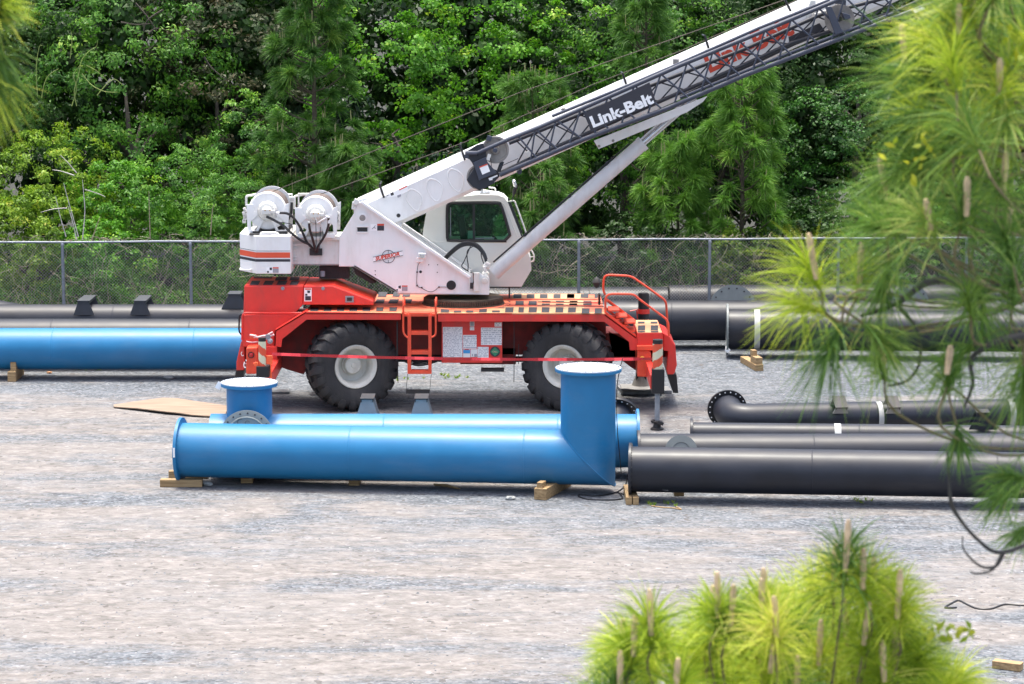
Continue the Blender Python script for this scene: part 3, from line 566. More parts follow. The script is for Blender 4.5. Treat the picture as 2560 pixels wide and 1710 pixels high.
# ---- wheels
M['rim'] = mat('cream_rim_paint', (.58, .57, .51), .5, noise=.06, nscale=8, dirt=(.30, .25, .18), dirt_amt=.5)
def wheel(u, v, steer, Y=53.45, far=False):
    c = at(u, v, Y - .2); C = Vector((c.x, Y, .925)); R = rot('Z', steer)
    rim = MB()
    prof = [(-.245, .455), (-.29, .455), (-.305, .44), (-.30, .42), (-.27, .385), (-.255, .365), (-.24, .36), (-.05, .345), (.03, .33), (.05, .30), (.05, .19)]
    rim.lathe((0, 0, 0), (0, 1, 0), prof, 56)
    rim.lathe((0, 0, 0), (0, 1, 0), [(.3, .455), (.28, .42), (.10, .35), (.055, .2)], 40)
    def rt(mb, steer=steer): mb.v = [tuple(C + R @ Vector(p)) for p in mb.v]; return mb
    W_ = rt(rim).build('wheel', M['rim'], crane)
    hub = MB(); hub.lathe((0, 0, 0), (0, 1, 0), [(.05, .215), (.01, .21), (.0, .185), (-.10, .175), (-.12, .155), (-.12, .05), (-.135, .045), (-.135, 0)], 40)
    bolts(hub, (0, .01, 0), (0, -1, 0), .198, 20, .012, .02); bolts(hub, (0, -.118, 0), (0, -1, 0), .11, 8, .01, .01); rt(hub).build('hub', M['rim'], W_)
    ty = MB()
    half = [(-.25, .45), (-.305, .465), (-.345, .54), (-.365, .66), (-.362, .75), (-.34, .81), (-.29, .86), (-.2, .875), (0, .88)]
    ty.lathe((0, 0, 0), (0, 1, 0), half + [(-a, b) for a, b in half[-2::-1]], 72)
    nl = 22
    for i in range(nl):
        for sg in (-1, 1):
            a0 = 2 * math.pi * (i + (0 if sg < 0 else .5)) / nl; st_ = [(.04, .93, .0), (-.10, .932, .02), (-.22, .928, .06), (-.31, .91, .10), (-.358, .86, .12), (-.376, .78, .13), (-.374, .72, .13)]
            vs = []; hw = [.075, .078, .085, .09, .095, .085, .06]
            for (y, r, da), h in zip(st_, hw):
                for (s1, dr) in ((-1, 0), (1, 0), (1, -.08), (-1, -.08)):
                    a = a0 + da + s1 * h / r * .82; yy = y if sg < 0 else -y
                    rr_ = r + dr if r > .87 else r; y2 = yy if (r > .87 or dr == 0) else yy * .85
                    if r <= .87 and dr: rr_ = r - .02
                    vs.append((math.sin(a) * rr_, y2, math.cos(a) * rr_))
            fs = [(0, 1, 2, 3), (24, 27, 26, 25)]
            for k in range(6):
                for q_ in range(4): fs.append((k * 4 + q_, (k + 1) * 4 + q_, (k + 1) * 4 + (q_ + 1) % 4, k * 4 + (q_ + 1) % 4))
            ty.add(vs, fs)
    rt(ty).build('tyre', M['rubber'], W_, bevel=0)
wheel(878, 924, 21); wheel(1421, 924, -21); wheel(878, 924, 0, 55.55); wheel(1421, 924, 0, 55.55)
# ---- turntable and superstructure
xt = at(1157, 745, 53.9).x
tt = MB(); tt.lathe((xt, YC, zd - .02), (0, 0, 1), [(0, .86), (.05, .86), (.05, .80), (.17, .80), (.17, 0)], 64)
for k in range(110): a = 2 * math.pi * k / 110; tt.box((xt + .815 * math.cos(a), YC + .815 * math.sin(a), zd + .085), (.03, .018, .09), Matrix.Rotation(a, 3, 'Z'))
tt.build('slewing_ring', M['ringgear'], crane)
pd_ = MB(); pd_.lathe((xt, YC, zd - .02), (0, 0, 1), [(0, .98), (.028, .98), (.03, .86)], 48); pd_.build('ring_base', M['peach'], crane)
YS = 53.98
side_pts = [R2(p) for p in ((222, 262), (262, 284), (1400, 1078), (1408, 1020), (1500, 1012), (1605, 1090), (1606, 1246), (645, 1226), (180, 948), (30, 945), (35, 640), (60, 600), (188, 392), (180, 330))]
def ident(p): return p
sidep = plate('side_plate', side_pts, ident, YS, YS + .05, 'white', crane, .006)
far_pts = [(x, y) for x, y in [R2(p) for p in ((262, 284), (1400, 1078), (1606, 1100), (1606, 1246), (645, 1226), (180, 948), (30, 945), (35, 640), (60, 600), (188, 392))]]
mb = MB(); mb.prism([at(x, y, YS) + Vector((0, 1.02, 0)) for x, y in far_pts][::-1], (0, .05, 0)); mb.build('side_plate', M['white'], crane, bevel=.006)
# floor and back walls between the side plates
mb = MB(); a = at(*R2((645, 1226)), YS); b = at(*R2((1606, 1246)), YS); mb.bb(a.x, b.x, YS + .05, YS + 1.02, a.z - .04, a.z + .02)
a = at(*R2((180, 948)), YS); b2 = at(*R2((30, 945)), YS); mb.bb(b2.x, a.x, YS + .05, YS + 1.02, a.z - .01, a.z + .03)
a = at(*R2((640, 1223)), YS); c = at(*R2((185, 950)), YS); mb.prism([a, c, c + Vector((.02, 0, .03)), a + Vector((.02, 0, .03))], (0, 1.02, 0)); mb.build('superstructure_floor', M['white2'], crane)
mb = MB(); a = at(*R2((180, 960)), YS + .2); b = at(*R2((420, 1120)), YS + .2); mb.prism([a, b, b + Vector((-.1, 0, -.02)), a + Vector((.05, 0, -.14))], (0, .6, 0)); mb.build('underbelly_hose_tray', M['dark'], crane)
# bright flange along the slanted edge
p0 = at(*R2((255, 280)), YS); p1 = at(*R2((1398, 1070)), YS); dv = (p1 - p0).normalized(); up = Vector((-dv.z, 0, dv.x))
if up.z < 0: up = -up
mb = MB(); mb.prism([p0, p1, p1 + up * .055, p0 + up * .055], (0, -.10, 0)); mb.build('edge_flange', M['white'], sidep, bevel=.008)
mb = MB(); p2_ = p0 + Vector((0, 1.02, 0)); p3_ = p1 + Vector((0, 1.02, 0)); mb.prism([p2_, p3_, p3_ + up * .05, p2_ + up * .05], (0, .09, 0)); mb.build('edge_flange', M['white'], sidep, bevel=.006)
mb = MB(); a = at(*R2((1408, 1018)), YS - .03); mb.prism(W([(1445, 1015), (1505, 1015), (1505, 1210), (1445, 1215)], R2, YS - .08)[::-1], (0, .1, 0)); mb.build('stiffener_box', M['white2'], sidep, bevel=.006)
mb = MB(); mb.tube(W([(1390, 1050), (1405, 1010), (1440, 1020), (1445, 1100), (1425, 1160)], R2, YS - .05), .014, 6); mb.box(at(*R2((1422, 1150)), YS - .06), (.06, .05, .12)); mb.build('hose_connector', M['dark'], sidep)
mb = MB(); mb.tube(W([(1400, 1000), (1400, 1190)], R2, YS - .05), .02, 6); mb.build('pipe_fitting', M['white2'], sidep)
# pivot boss, slot, holes, wiring, lamp
mb = MB(); c = at(*R1((1597, 483)), YS); mb.lathe(c, (0, -1, 0), [(0, .095), (.03, .095), (.03, .065), (.01, .062)], 28); bs = mb.build('boom_pivot_boss', M['white'], sidep)
mb = MB(); mb.lathe(c, (0, -1, 0), [(0, .064), (.022, .064), (.026, .03), (.034, 0)], 24); mb.build('pivot_pin', M['sheave'], bs)
mb = MB()
c = at(*R1((1596, 617)), YS); mb.box(c + Vector((0, -.003, 0)), (.205, .006, .085)); sl_ = mb.build('viewing_slot', M['dark'], sidep)
mb = MB(); mb.tube([c + Vector((x, -.012, z)) for x, z in ((-.12, .06), (.12, .06), (.12, -.06), (-.12, -.06))], .012, 6, closed=True); mb.build('slot_rim', M['white'], sl_)
mb = MB()
for (x, y, r) in ((887, 1004, 15), (412, 994, 6), (412, 1034, 6), (972, 930, 6), (1065, 930, 6), (1062, 1010, 6)): mb.lathe(at(*R2((x, y)), YS), (0, -1, 0), [(0, r / 4.193 / F * 54), (.004, r / 4.193 / F * 54), (.004, 0)], 16)
mb.build('bolt_hole', M['black'], sidep)
mb = MB(); mb.lathe(at(*R2((1208, 1144)), YS), (0, -1, 0), [(0, .098), (.012, .098), (.012, .07), (.004, .068), (.004, 0)], 28); mb.build('round_port', M['black'], sidep)
mb = MB(); mb.tube(smooth_path(W([(885, 905), (862, 930), (850, 1010), (850, 1145), (900, 1175), (960, 1208), (1010, 1212), (1050, 1190), (1080, 1165), (1160, 1165)], R2, YS - .008), 5), .005, 5)
for p in ((850, 1008), (850, 1148), (900, 1170), (1080, 1165)): mb.box(at(*R2(p), YS - .01), (.03, .02, .03))
mb.build('lamp_wire', M['dark'], sidep)
mb = MB(); addplate(mb, [(845, 855), (905, 840), (940, 860), (905, 905), (840, 905)], R2, YS - .12, YS); addplate(mb, [(860, 808), (940, 812), (938, 868), (862, 862)], R2, YS - .16, YS - .02); wlamp = mb.build('work_lamp', M['white'], sidep, bevel=.01)
mb = MB(); mb.prism(W([(872, 820), (928, 824), (926, 860), (874, 856)], R2, YS - .175)[::-1], (0, .01, 0)); mb.build('lamp_lens', M['chrome'], wlamp)
mb = MB(); c = at(*R2((210, 272)), YS - .02); mb.box(c, (.10, .1, .12), rot('Y', 25)); mb.box(at(*R2((190, 310)), YS), (.09, .06, .16), rot('Y', 8)); mb.lathe(at(*R2((190, 310)), YS - .03), (0, -1, 0), [(0, .022), (.01, .02), (.01, 0)], 12); mb.build('lifting_lug', M['white2'], sidep, bevel=.008)
# stickers
def sticker(pts, Z, Y, parent, m='tagw', off=.005, name='warning_sticker', th_=.003): 
    q = MB(); q.prism(W(pts, Z, Y - off)[::-1], (0, th_, 0)); return q.build(name, M[m], parent)
s_ = sticker(rect(1690, 555, 1845, 630), R1, YS, sidep); sticker(rect(1766, 573, 1845, 630), R1, YS, s_, 'blacklt', .008, 'sticker_text'); sticker(rect(1766, 551, 1845, 572), R1, YS, s_, 'letred', .008, 'sticker_header')
q = MB(); q.tube(W([(1705, 612), (1725, 595), (1745, 570)], R1, YS - .009), .005, 4); q.tube(W([(1728, 590), (1750, 605)], R1, YS - .009), .005, 4); q.build('sticker_pictogram', M['blacklt'], s_)
s_ = sticker(rect(1985, 1262, 2118, 1328), R1, YS, sidep); sticker(rect(2050, 1278, 2116, 1326), R1, YS, s_, 'ink', .008, 'sticker_text'); sticker(rect(2050, 1262, 2116, 1276), R1, YS, s_, 'letred', .008, 'sticker_header'); sticker([(2010, 1268), (2040, 1262), (2040, 1300), (2012, 1295)], R1, YS, s_, 'blacklt', .008, 'sticker_pictogram'); sticker(rect(1988, 1305, 2005, 1322), R1, YS, s_, 'blacklt', .008, 'sticker_pictogram')
s_ = sticker(rect(926, 1292, 1010, 1445), R1, YH - .02, hood2); sticker(rect(932, 1296, 1004, 1312), R1, YH - .02, s_, 'letred', .008, 'sticker_header'); sticker(rect(936, 1385, 1002, 1435), R1, YH - .02, s_, 'blacklt', .008, 'sticker_text'); sticker([(960, 1320), (995, 1322), (990, 1350), (962, 1348)], R1, YH - .02, s_, 'blacklt', .008, 'sticker_pictogram'); sticker(rect(936, 1358, 962, 1380), R1, YH - .02, s_, 'blacklt', .008, 'sticker_pictogram')
# hauler logo: banner across a ring
lg = MB(); c = at(*R2((548, 845)), YS - .006); rr = 67 / 4.193 / F * 54; lg.tube([c + Vector((rr * math.cos(a), 0, rr * math.sin(a))) for a in [2 * math.pi * i / 36 for i in range(36)]], .006, 5, closed=True)
for a in (90, 270, 200, 20): q_ = Vector((math.cos(math.radians(a)), 0, math.sin(math.radians(a)))); lg.tube([c + q_ * rr * .55, c + q_ * rr], .006, 4)
lgo = lg.build('logo_ring', M['blacklt'], sidep)
bn = sticker([(388, 850), (698, 785), (703, 832), (392, 898)], R2, YS, lgo, 'tagw', .012, 'logo_banner')
q = MB()
for a, b in (((388, 850), (698, 785)), ((392, 898), (703, 832))): q.tube(W([a, b], R2, YS - .014), .006, 4)
q.build('banner_edge', M['blacklt'], lgo)
a = at(*R2((415, 886)), YS - .016); b = at(*R2((668, 832)), YS - .016); xd = (b - a).normalized(); yd = Vector((-xd.z, 0, xd.x)); Wd = (b - a).length
q = MB(); w1 = text_mesh(q, 'SUPERIOR', (0, 0, 0), xd, yd, .1, .02, shear=.25); h_ = 36 / 4.193 / F * 54
q = MB(); text_mesh(q, 'SUPERIOR', a, xd, yd, h_, .045, shear=.25, stretch=(Wd / w1) * (.1 / h_)); q.build('logo_lettering', M['letred'], lgo)
# counterweight
cwy = 53.42; xr_ = at(*R1((770, 900)), cwy).x; xm_ = at(*R1((370, 900)), cwy).x; xl_ = at(*R1((185, 900)), cwy + .55).x
zt1 = at(*R1((600, 690)), cwy).z; zb1_ = at(*R1((600, 1129)), cwy).z
foot = [(xr_, cwy), (xm_, cwy), (xl_, cwy + .55), (xl_, 55.05), (xm_, 55.6), (xr_, 55.6)]
def fprism(mb, z0, z1, off=0., zfun=None):
    vs0 = [Vector((x, y, z0)) for x, y in foot]; mb.prism(vs0, (0, 0, z1 - z0))
mb = MB(); fprism(mb, zb1_, zt1); cwt = mb.build('counterweight', M['white'], crane, bevel=.015)
def cband(y0a, y1a, m, nm, o_=.004, chsh=0):
    mb = MB(); z0 = at(*R1((600, y1a)), cwy).z; z1 = at(*R1((600, y0a)), cwy).z
    q = [(xr_ - .012, cwy - o_), (xm_ - .003, cwy - o_), (xl_ - .004, cwy + .55 - .004)]
    for (p, p2) in ((q[0], q[1]), (q[1], q[2])): mb.add([(p2[0], p2[1], z0), (p[0], p[1], z0), (p[0], p[1], z1), (p2[0], p2[1], z1)], [(0, 1, 2, 3)])
    mb.build(nm, M[m], cwt)
cband(880, 944, 'stripe', 'red_stripe'); cband(862, 867, 'blacklt', 'black_stripe'); cband(958, 988, 'blacklt', 'black_stripe')
mb = MB(); mb.tube(corner_path(W([(425, 718), (425, 665), (445, 655), (600, 655), (628, 672), (632, 712)], R1, cwy + .06), .06), .028, 8); mb.build('lifting_handle', M['white'], cwt)
mb = MB(); mb.tube(corner_path([at(*R1((190, 1060)), cwy + .5), at(*R1((185, 1078)), cwy + .3), at(*R1((300, 1085)), cwy + .1), at(*R1((315, 1075)), cwy + .2)], .03), .016, 6); mb.build('side_handle', M['white'], cwt)
mb = MB(); mb.bb(at(*R1((270, 0)), cwy).x, at(*R1((400, 0)), cwy).x, cwy + .1, cwy + .5, zt1 + .002, zt1 + .02); mb.bb(at(*R1((300, 0)), cwy).x, at(*R1((700, 0)), cwy).x, cwy + .35, 55.2, zt1 + .002, zt1 + .05); mb.build('top_recess', M['dark'], cwt)
s_ = sticker(rect(490, 1055, 632, 1118), R1, cwy, cwt); sticker(rect(562, 1068, 630, 1116), R1, cwy, s_, 'ink', .008, 'sticker_text'); sticker(rect(562, 1052, 630, 1066), R1, cwy, s_, 'letred', .008, 'sticker_header'); sticker([(525, 1056), (555, 1056), (552, 1085), (528, 1085)], R1, cwy, s_, 'blacklt', .008, 'sticker_pictogram'); sticker(rect(497, 1095, 517, 1116), R1, cwy, s_, 'blacklt', .008, 'sticker_pictogram')
# rear frame beams under the winches
mb = MB(); addplate(mb, rect(772, 735, 1330, 1028), R1, YS + .05, YS + .11); addplate(mb, rect(772, 700, 1332, 738), R1, YS - .04, YS + .95); a = at(*R1((772, 1028)), YS); b = at(*R1((1330, 735)), YS); mb.bb(a.x, b.x, YS + .85, YS + .91, a.z, b.z); mb.bb(a.x, b.x, YS + .05, YS + .91, a.z, a.z + .02)
rb = mb.build('rear_frame', M['white2'], crane, bevel=.004)
mb = MB()
for y in (800, 830, 930, 960): mb.box(at(*R1((812, y)), YS + .03), (.1, .03, .015))
mb.tube(W([(790, 790), (950, 795), (975, 800)], R1, YS), .01, 5); mb.tube(W([(790, 745), (980, 750)], R1, YS), .01, 5); mb.build('frame_gusset', M['white'], rb)
mb = MB(); a = at(*R1((1130, 1030)), YS + .3); mb.bb(a.x - .06, a.x + .55, YS + .3, YS + .7, a.z - .28, a.z - .02); mb.build('swivel_box', M['dark'], crane)
mb = MB(); a = at(*R1((1138, 1130)), YS + .1); mb.cyl(a - Vector((0, 0, .05)), a + Vector((0, 0, .06)), .05, 12); mb.build('cap', M['steel'], crane)
mb = MB(); c = at(*R1((1060, 875)), YS + .02); mb.box(c, (.26, .06, .14)); hb = mb.build('hose_manifold', M['dark'], rb)
# winches
def winch(cx, cy, rr_):
    c = at(*R1((cx, cy)), 53.95); s_ = F / 53.95 * 4.612; R = rr_ / s_
    Y0 = 53.95; Y1 = 54.95
    mb = MB(); mb.lathe((c.x, Y0, c.z), (0, 1, 0), [(-.03, R * .94), (0, R), (.05, R), (.05, R * .7)], 48); mb.lathe((c.x, Y0, c.z), (0, 1, 0), [(-.03, R * .94), (-.03, 0)], 48)
    dr = mb.build('winch', M['white'], crane)
    mb = MB(); mb.lathe((c.x, Y1, c.z), (0, 1, 0), [(0, R * .7), (0, R * 1.07), (.05, R * 1.07), (.05, 0)], 48); mb.build('drum_flange', M['white'], dr)
    mb = MB(); mb.lathe((c.x, Y0 + .05, c.z), (0, 1, 0), [(k * .02, R * (.93 if k % 2 else .915)) for k in range(int((Y1 - Y0 - .05) / .02))], 40, sm=False); mb.build('wound_rope', M['rust'], dr)
    # side housing plate with legs
    hp = MB(); h = s_
    q = [(cx - 245, cy - 75), (cx - 160, cy - 75), (cx - 150, cy + 10), (cx + 180, cy + 10), (cx + 205, cy - 75), (cx + 250, cy - 90), (cx + 240, cy + 240), (cx + 200, cy + 240), (cx + 195, cy + 130), (cx + 120, cy + 60), (cx - 120, cy + 60), (cx - 190, cy + 120), (cx - 190, cy + 240), (cx - 230, cy + 240)]
    hp.prism(W(q, R1, Y0 - .05)[::-1], (0, .03, 0))
    hp.prism(W([(cx - 70, cy + 110), (cx - 40, cy + 110), (cx - 120, cy + 260), (cx - 155, cy + 260)], R1, Y0 - .07)[::-1], (0, .03, 0)); hp.prism(W([(cx + 45, cy + 110), (cx + 75, cy + 105), (cx + 140, cy + 255), (cx + 105, cy + 260)], R1, Y0 - .07)[::-1], (0, .03, 0))
    hp.prism(W(rect(cx - 215, cy + 225, cx - 145, cy + 275), R1, Y0 - .08)[::-1], (0, .12, 0)); hp.prism(W(rect(cx + 105, cy + 225, cx + 215, cy + 275), R1, Y0 - .08)[::-1], (0, .12, 0))
    hp.build('winch_bracket', M['white'], dr, bevel=.006)
    hp = MB(); hp.prism(W(q, R1, Y0)[::-1], (0, .03, 0)); hp.v = [(x, y + 1.05, z) for x, y, z in hp.v]; hp.build('winch_bracket', M['white'], dr)
    m_ = MB(); cc = Vector((c.x, Y0 - .03, c.z + .0)); m_.lathe(cc, (0, -1, 0), [(0, 118 / s_), (.05, 116 / s_), (.08, 100 / s_), (.12, 95 / s_), (.12, 60 / s_)], 32); m_.lathe(cc, (0, -1, 0), [(.12, 62 / s_), (.26, 58 / s_), (.28, 40 / s_), (.28, 0)], 24)
    bolts(m_, cc + Vector((0, -.05, 0)), (0, -1, 0), 108 / s_, 14, .012, .025)
    m_.box(cc + Vector((0, -.3, .02)), (.16, .12, .10)); m_.box(cc + Vector((.12, -.22, .01)), (.10, .08, .06)); m_.build('winch_motor', M['white2'], dr, bevel=.005)
    b_ = MB()
    for dx in (-28, 28): p_ = at(*R1((cx + dx, cy - 5)), Y0 - .40); b_.cyl(p_, p_ + Vector((0, .03, 0)), .014, 8)
    b_.build('brass_plug', mat('brass_plug_metal', (.5, .3, .12), .4, metal=.7), dr)
    t_ = MB(); y_ = cy - (195 if cx < 800 else 232); t_.tube(corner_path(W([(cx - 245, cy - 60), (cx - 245, y_ + 25), (cx - 100, y_)], R1, Y1 + .2), .03), .025, 8); t_.tube(W([(cx + 150, y_ + 5), (cx + 280, y_ + 5), (cx + 285, cy - 60)] if cx < 800 else [(cx - 200, cy - 50), (cx - 200, y_), (cx + 100, y_)], R1, Y1 + .1), .025, 8); t_.build('guard_rail', M['cabgrey'], dr)
    e_ = MB()
    for k in range(8):
        sx = -255 if cx < 800 else 250; a_ = cx + sx + random.uniform(-18, 12); b__ = cy - 20 + 20 * k; p_ = at(*R1((a_, b__)), Y0 + .1); e_.box(p_, (random.uniform(.04, .09), .12, random.uniform(.04, .08)), rot('Y', random.uniform(-20, 20)))
    e_.build('winch_fittings', M['white2'], dr, bevel=.004)
    return c
winch(502, 402, 222); winch(1060, 440, 214)
mb = MB()
for pts in (((490, 470), (560, 500), (680, 570), (790, 670), (900, 750), (980, 790), (1040, 860)), ((640, 425), (720, 430), (790, 470), (860, 560), (920, 680), (960, 770), (1045, 855)), ((980, 540), (990, 620), (1020, 720), (1040, 800), (1060, 880)), ((1205, 480), (1205, 560), (1180, 650), (1130, 740), (1085, 810), (1065, 880))):
    mb.tube(smooth_path([at(*R1(p), 53.6 + .36 * (i / (len(pts) - 1))) for i, p in enumerate(pts)], 6), .026, 8)
for pts in (((540, 480), (640, 530), (780, 560), (785, 640)), ((1055, 480), (1060, 600), (1062, 760), (1055, 860)), ((1110, 590), (1108, 700), (1100, 840))): mb.tube(smooth_path(W(pts, R1, 53.7), 5), .008, 5)
mb.build('winch_hose', M['hose'], crane)
mb = MB()
for p0_, p1_ in (((600, 425), (665, 428)), ((1170, 462), (1212, 480)), ((1210, 475), (1208, 545)), ((975, 520), (982, 545))): mb.tube(W([p0_, p1_], R1, 53.62), .022, 8)
mb.tube(W([(1050, 470), (1075, 540), (1180, 480)], R1, 53.6), .014, 6); mb.build('hose_fitting', M['white'], crane)
mb = MB(); c = at(*R1((783, 270)), 53.9); mb.box(c, (.125, .08, .115)); wl_ = mb.build('rear_work_lamp', M['white2'], crane, bevel=.01)
mb = MB(); mb.box(c + Vector((0, -.042, 0)), (.075, .01, .065)); mb.build('lamp_lens', M['chrome'], wl_); mb = MB(); mb.tube(W([(783, 300), (775, 420), (740, 500)], R1, 54.0), .03, 6); mb.build('lamp_post', M['black'], wl_)
# ---- boom
YB = 54.2; BW = .64
T0 = at(892, 500, YB); T1 = at(1700, 137.5, YB); bd = (T1 - T0).normalized(); bn_ = Vector((bd.z, 0, -bd.x))  # bn_: perpendicular pointing down
if bn_.z > 0: bn_ = -bn_
bot = at(1198, 474, YB); BH = (bot - T0).dot(bn_)
def bp_(s, w_, y=0.): return T0 + bd * s + bn_ * w_ + Vector((0, y, 0))
def boom_prism(mb, s0_, s1_, y0, y1, top, botm, ch=.10, mi=0):
    prof = [(y0 + ch, top), (y1 - ch, top), (y1, top + ch * 1.6), (y1, botm - ch * .8), (y1 - ch, botm), (y0 + ch, botm), (y0, botm - ch * .8), (y0, top + ch * 1.6)]
    A_ = [bp_(s0_, w_, y) for y, w_ in prof]; mb.prism(A_, bd * (s1_ - s0_), mi)
Lb = (at(1990, 0, YB) - T0).dot(bd)
mb = MB(); s00 = .02; boom_prism(mb, s00, Lb * 1.02, 0, BW, 0, BH); boom = mb.build('boom', M['white'], crane, bevel=.012)
mb = MB(); boom_prism(mb, Lb * 1.02, Lb * 1.02 + 5.5, .05, BW - .05, .05, BH - .02, .09); boom_prism(mb, Lb * 1.02 + 5.0, Lb * 1.02 + 7.6, .10, BW - .10, .10, BH - .06, .08); mb.build('boom_extension', M['white'], crane, bevel=.01)
mb = MB(); a = at(*R2((240, 285)), YB); pts = [at(*p, YB) for p in (R2((262, 280)), (1000, 572), (960, 545), (930, 500))]
foot_ = [at(*p, YB + .05) for p in ((892, 500), (896, 530), (908, 560), (950, 590), (1003, 571), (1003, 480))]; mb.prism(foot_, (0, BW - .1, 0)); mb.build('boom_foot', M['white'], crane)
def bxy(p, Z=ident): q = at(*Z(p), YB); return (q - T0).dot(bd), (q - T0).dot(bn_)
# pressed relief shapes on the boom side
mb = MB()
for pts in (((735, 220), (745, 170), (775, 140), (830, 150), (880, 190), (905, 250), (880, 330), (850, 365), (800, 335), (750, 270)),
            ((950, 90), (965, 45), (1000, 30), (1060, 50), (1105, 95), (1115, 150), (1095, 230), (1060, 265), (1010, 235), (965, 160)),
            ((1170, -10), (1185, -55), (1215, -75), (1280, -50), (1330, 0), (1335, 60), (1320, 130), (1290, 165), (1235, 135), (1185, 60))):
    mb.tube(smooth_path(W(pts, R2, YB + .004), 4, closed=True), .016, 6, closed=True)
mb.build('pressed_relief', M['white'], boom)
mb = MB(); 
for p, r in (((655, 414), .042),): mb.lathe(at(*R2(p), YB), (0, -1, 0), [(0, r), (.004, r), (.004, 0)], 20)
mb.build('grease_hole', M['black'], boom)
s_ = sticker([(518, 208), (740, 100), (762, 158), (640, 215), (540, 225)], R2, YB, boom, 'tagw'); sticker([(660, 140), (742, 100), (746, 112), (664, 152)], R2, YB, s_, 'letred', .008, 'sticker_header'); sticker([(568, 182), (598, 166), (608, 196), (580, 208)], R2, YB, s_, 'blacklt', .008, 'sticker_pictogram'); sticker([(640, 206), (678, 190), (682, 212), (648, 228)], R2, YB, s_, 'ink', .008, 'sticker_text'); sticker([(525, 205), (550, 192), (556, 200), (532, 214)], R2, YB, s_, 'ink', .008, 'sticker_text')
# rope guides (black posts) along the boom top
for p0_, p1_, Z in (((458, 90), (502, 228), R2), ((305, 385), (375, 605), R6), ((770, 540), (808, 655), R7), ((1665, 130), (1705, 265), R7), ((935, 0), (985, 100), R8)):
    a = at(*Z(p0_), YB - .03); b = at(*Z(p1_), YB - .03); mb = MB(); d_ = (a - b).normalized(); mb.tube([b, a], .024, 6); mb.tube([a, a + Vector((0, .7, 0))], .02, 6); mb.build('rope_guide', M['black'], boom)
mb = MB(); mb.tube(smooth_path([at(*R7((110, 930)), YB - .02), at(*R7((125, 925)), YB - .05), at(*R7((140, 940)), YB - .02)], 4), .03, 6); mb.box(at(*R7((1350, 410)), YB - .03), (.12, .04, .1)); mb.build('boom_bolt', M['sheave'], boom)
# gusset under the boom that takes the lift cylinder
gs = MB(); addplate(gs, [(455, 1272), (508, 1362), (825, 1232), (1468, 962), (1645, 848), (1692, 785)], R7, YB + .02, YB + .06); addplate(gs, [(455, 1272), (508, 1362), (825, 1232), (1468, 962), (1645, 848), (1692, 785)], R7, YB + BW - .06, YB + BW - .02)
gs.build('cylinder_bracket', M['white'], boom, bevel=.005)
q = MB()
for p in ((512, 1330), (665, 1270)): q.lathe(at(*R7(p), YB + .02), (0, -1, 0), [(0, .03), (.02, .028), (.02, 0)], 10)
q.build('bracket_bolt', M['sheave'], boom)
# black underline panel and red lettering on the boom side
mb = MB(); mb.prism([at(*R8(p), YB - .006) for p in ((965, 330), (1240, 205), (1300, 290), (1010, 410), (700, 560), (0, 872), (0, 850), (690, 535), (975, 405))][::-1], (0, .004, 0)); mb.build('black_band', M['blacklt'], boom)
a = at(*R8((258, 645)), YB - .008); b = at(*R8((1035, 285)), YB - .008); xd = (b - a).normalized(); yd = Vector((-xd.z, 0, xd.x))
h_ = .37
q = MB(); w1 = text_mesh(q, 'Link-Belt', (0, 0, 0), xd, yd, h_, .035); q = MB(); text_mesh(q, 'Link-Belt', a, xd, yd, h_, .04, stretch=(b - a).length / w1 * .98); q.build('boom_lettering', M['letred'], boom)
# ---- lift cylinder
c0 = at(1234, 683, YC); c1 = at(*R7((985, 1302)), YC); dd = (c1 - c0).normalized(); cr_ = 17.8 / F * YC
mb = MB(); mb.cyl(c0, c1, cr_, 36); L_ = (c1 - c0).length; mb.lathe(c0, dd, [(0, cr_), (0, cr_ * 1.06), (.12, cr_ * 1.06), (.12, cr_)], 36); mb.lathe(c1 - dd * .06, dd, [(0, cr_), (0, cr_ * 1.08), (.09, cr_ * 1.08), (.09, .02)], 36); cyl = mb.build('lift_cylinder', M['cylgrey'], crane)
c2 = at(*R7((1500, 935)), YC); c2 = c1 + dd * (c2 - c1).dot(dd)
mb = MB(); mb.cyl(c1, c2 + dd * .25, .075, 24); mb.build('piston_rod', M['chrome'], cyl)
nn = Vector((-dd.z, 0, dd.x)); mb = MB(); mb.cyl(c1 + nn * .09 + Vector((0, -.05, 0)), c2 + nn * .09 + Vector((0, -.05, 0)), .022, 12); mb.build('guide_tube', M['chrome'], cyl)
mb = MB(); mb.tube([c0 + nn * (cr_ + .03) + dd * .15, c0 + nn * (cr_ + .03) + dd * (L_ - .2)], .018, 8)
for t in (.25, .55, .8): mb.box(c0 + nn * (cr_ + .02) + dd * L_ * t, (.07, .06, .07), rot('Y', -41))
mb.build('cylinder_pipe', M['dark'], cyl)
mb = MB(); c = at(*R2((1562, 1092)), YS - .02); mb.lathe(c, (0, 1, 0), [(0, 0), (0, .085), (.95, .085), (.95, 0)], 28); mb.lathe(c, (0, -1, 0), [(0, .05), (.02, .045), (.02, 0)], 20); mb.build('cylinder_pin', M['white2'], crane)
mb = MB(); addplate(mb, [(1510, 1050), (1560, 1035), (1605, 1060), (1612, 1190), (1510, 1215)], R2, YS + .08, YS + .12); mb.build('pin_lug', M['white2'], crane, bevel=.006)
mb = MB(); mb.lathe(at(*R2((1575, 945)), YS + .1), (0, -1, 0), [(0, .07), (.06, .06), (.08, .02), (.1, 0)], 12); mb.box(at(*R2((1590, 920)), YS + .05), (.10, .08, .06), rot('Y', 30)); mb.box(at(*R2((1560, 975)), YS + .05), (.06, .08, .12), rot('Y', -15)); mb.build('valve_block', M['white2'], crane, bevel=.01)
mb = MB()
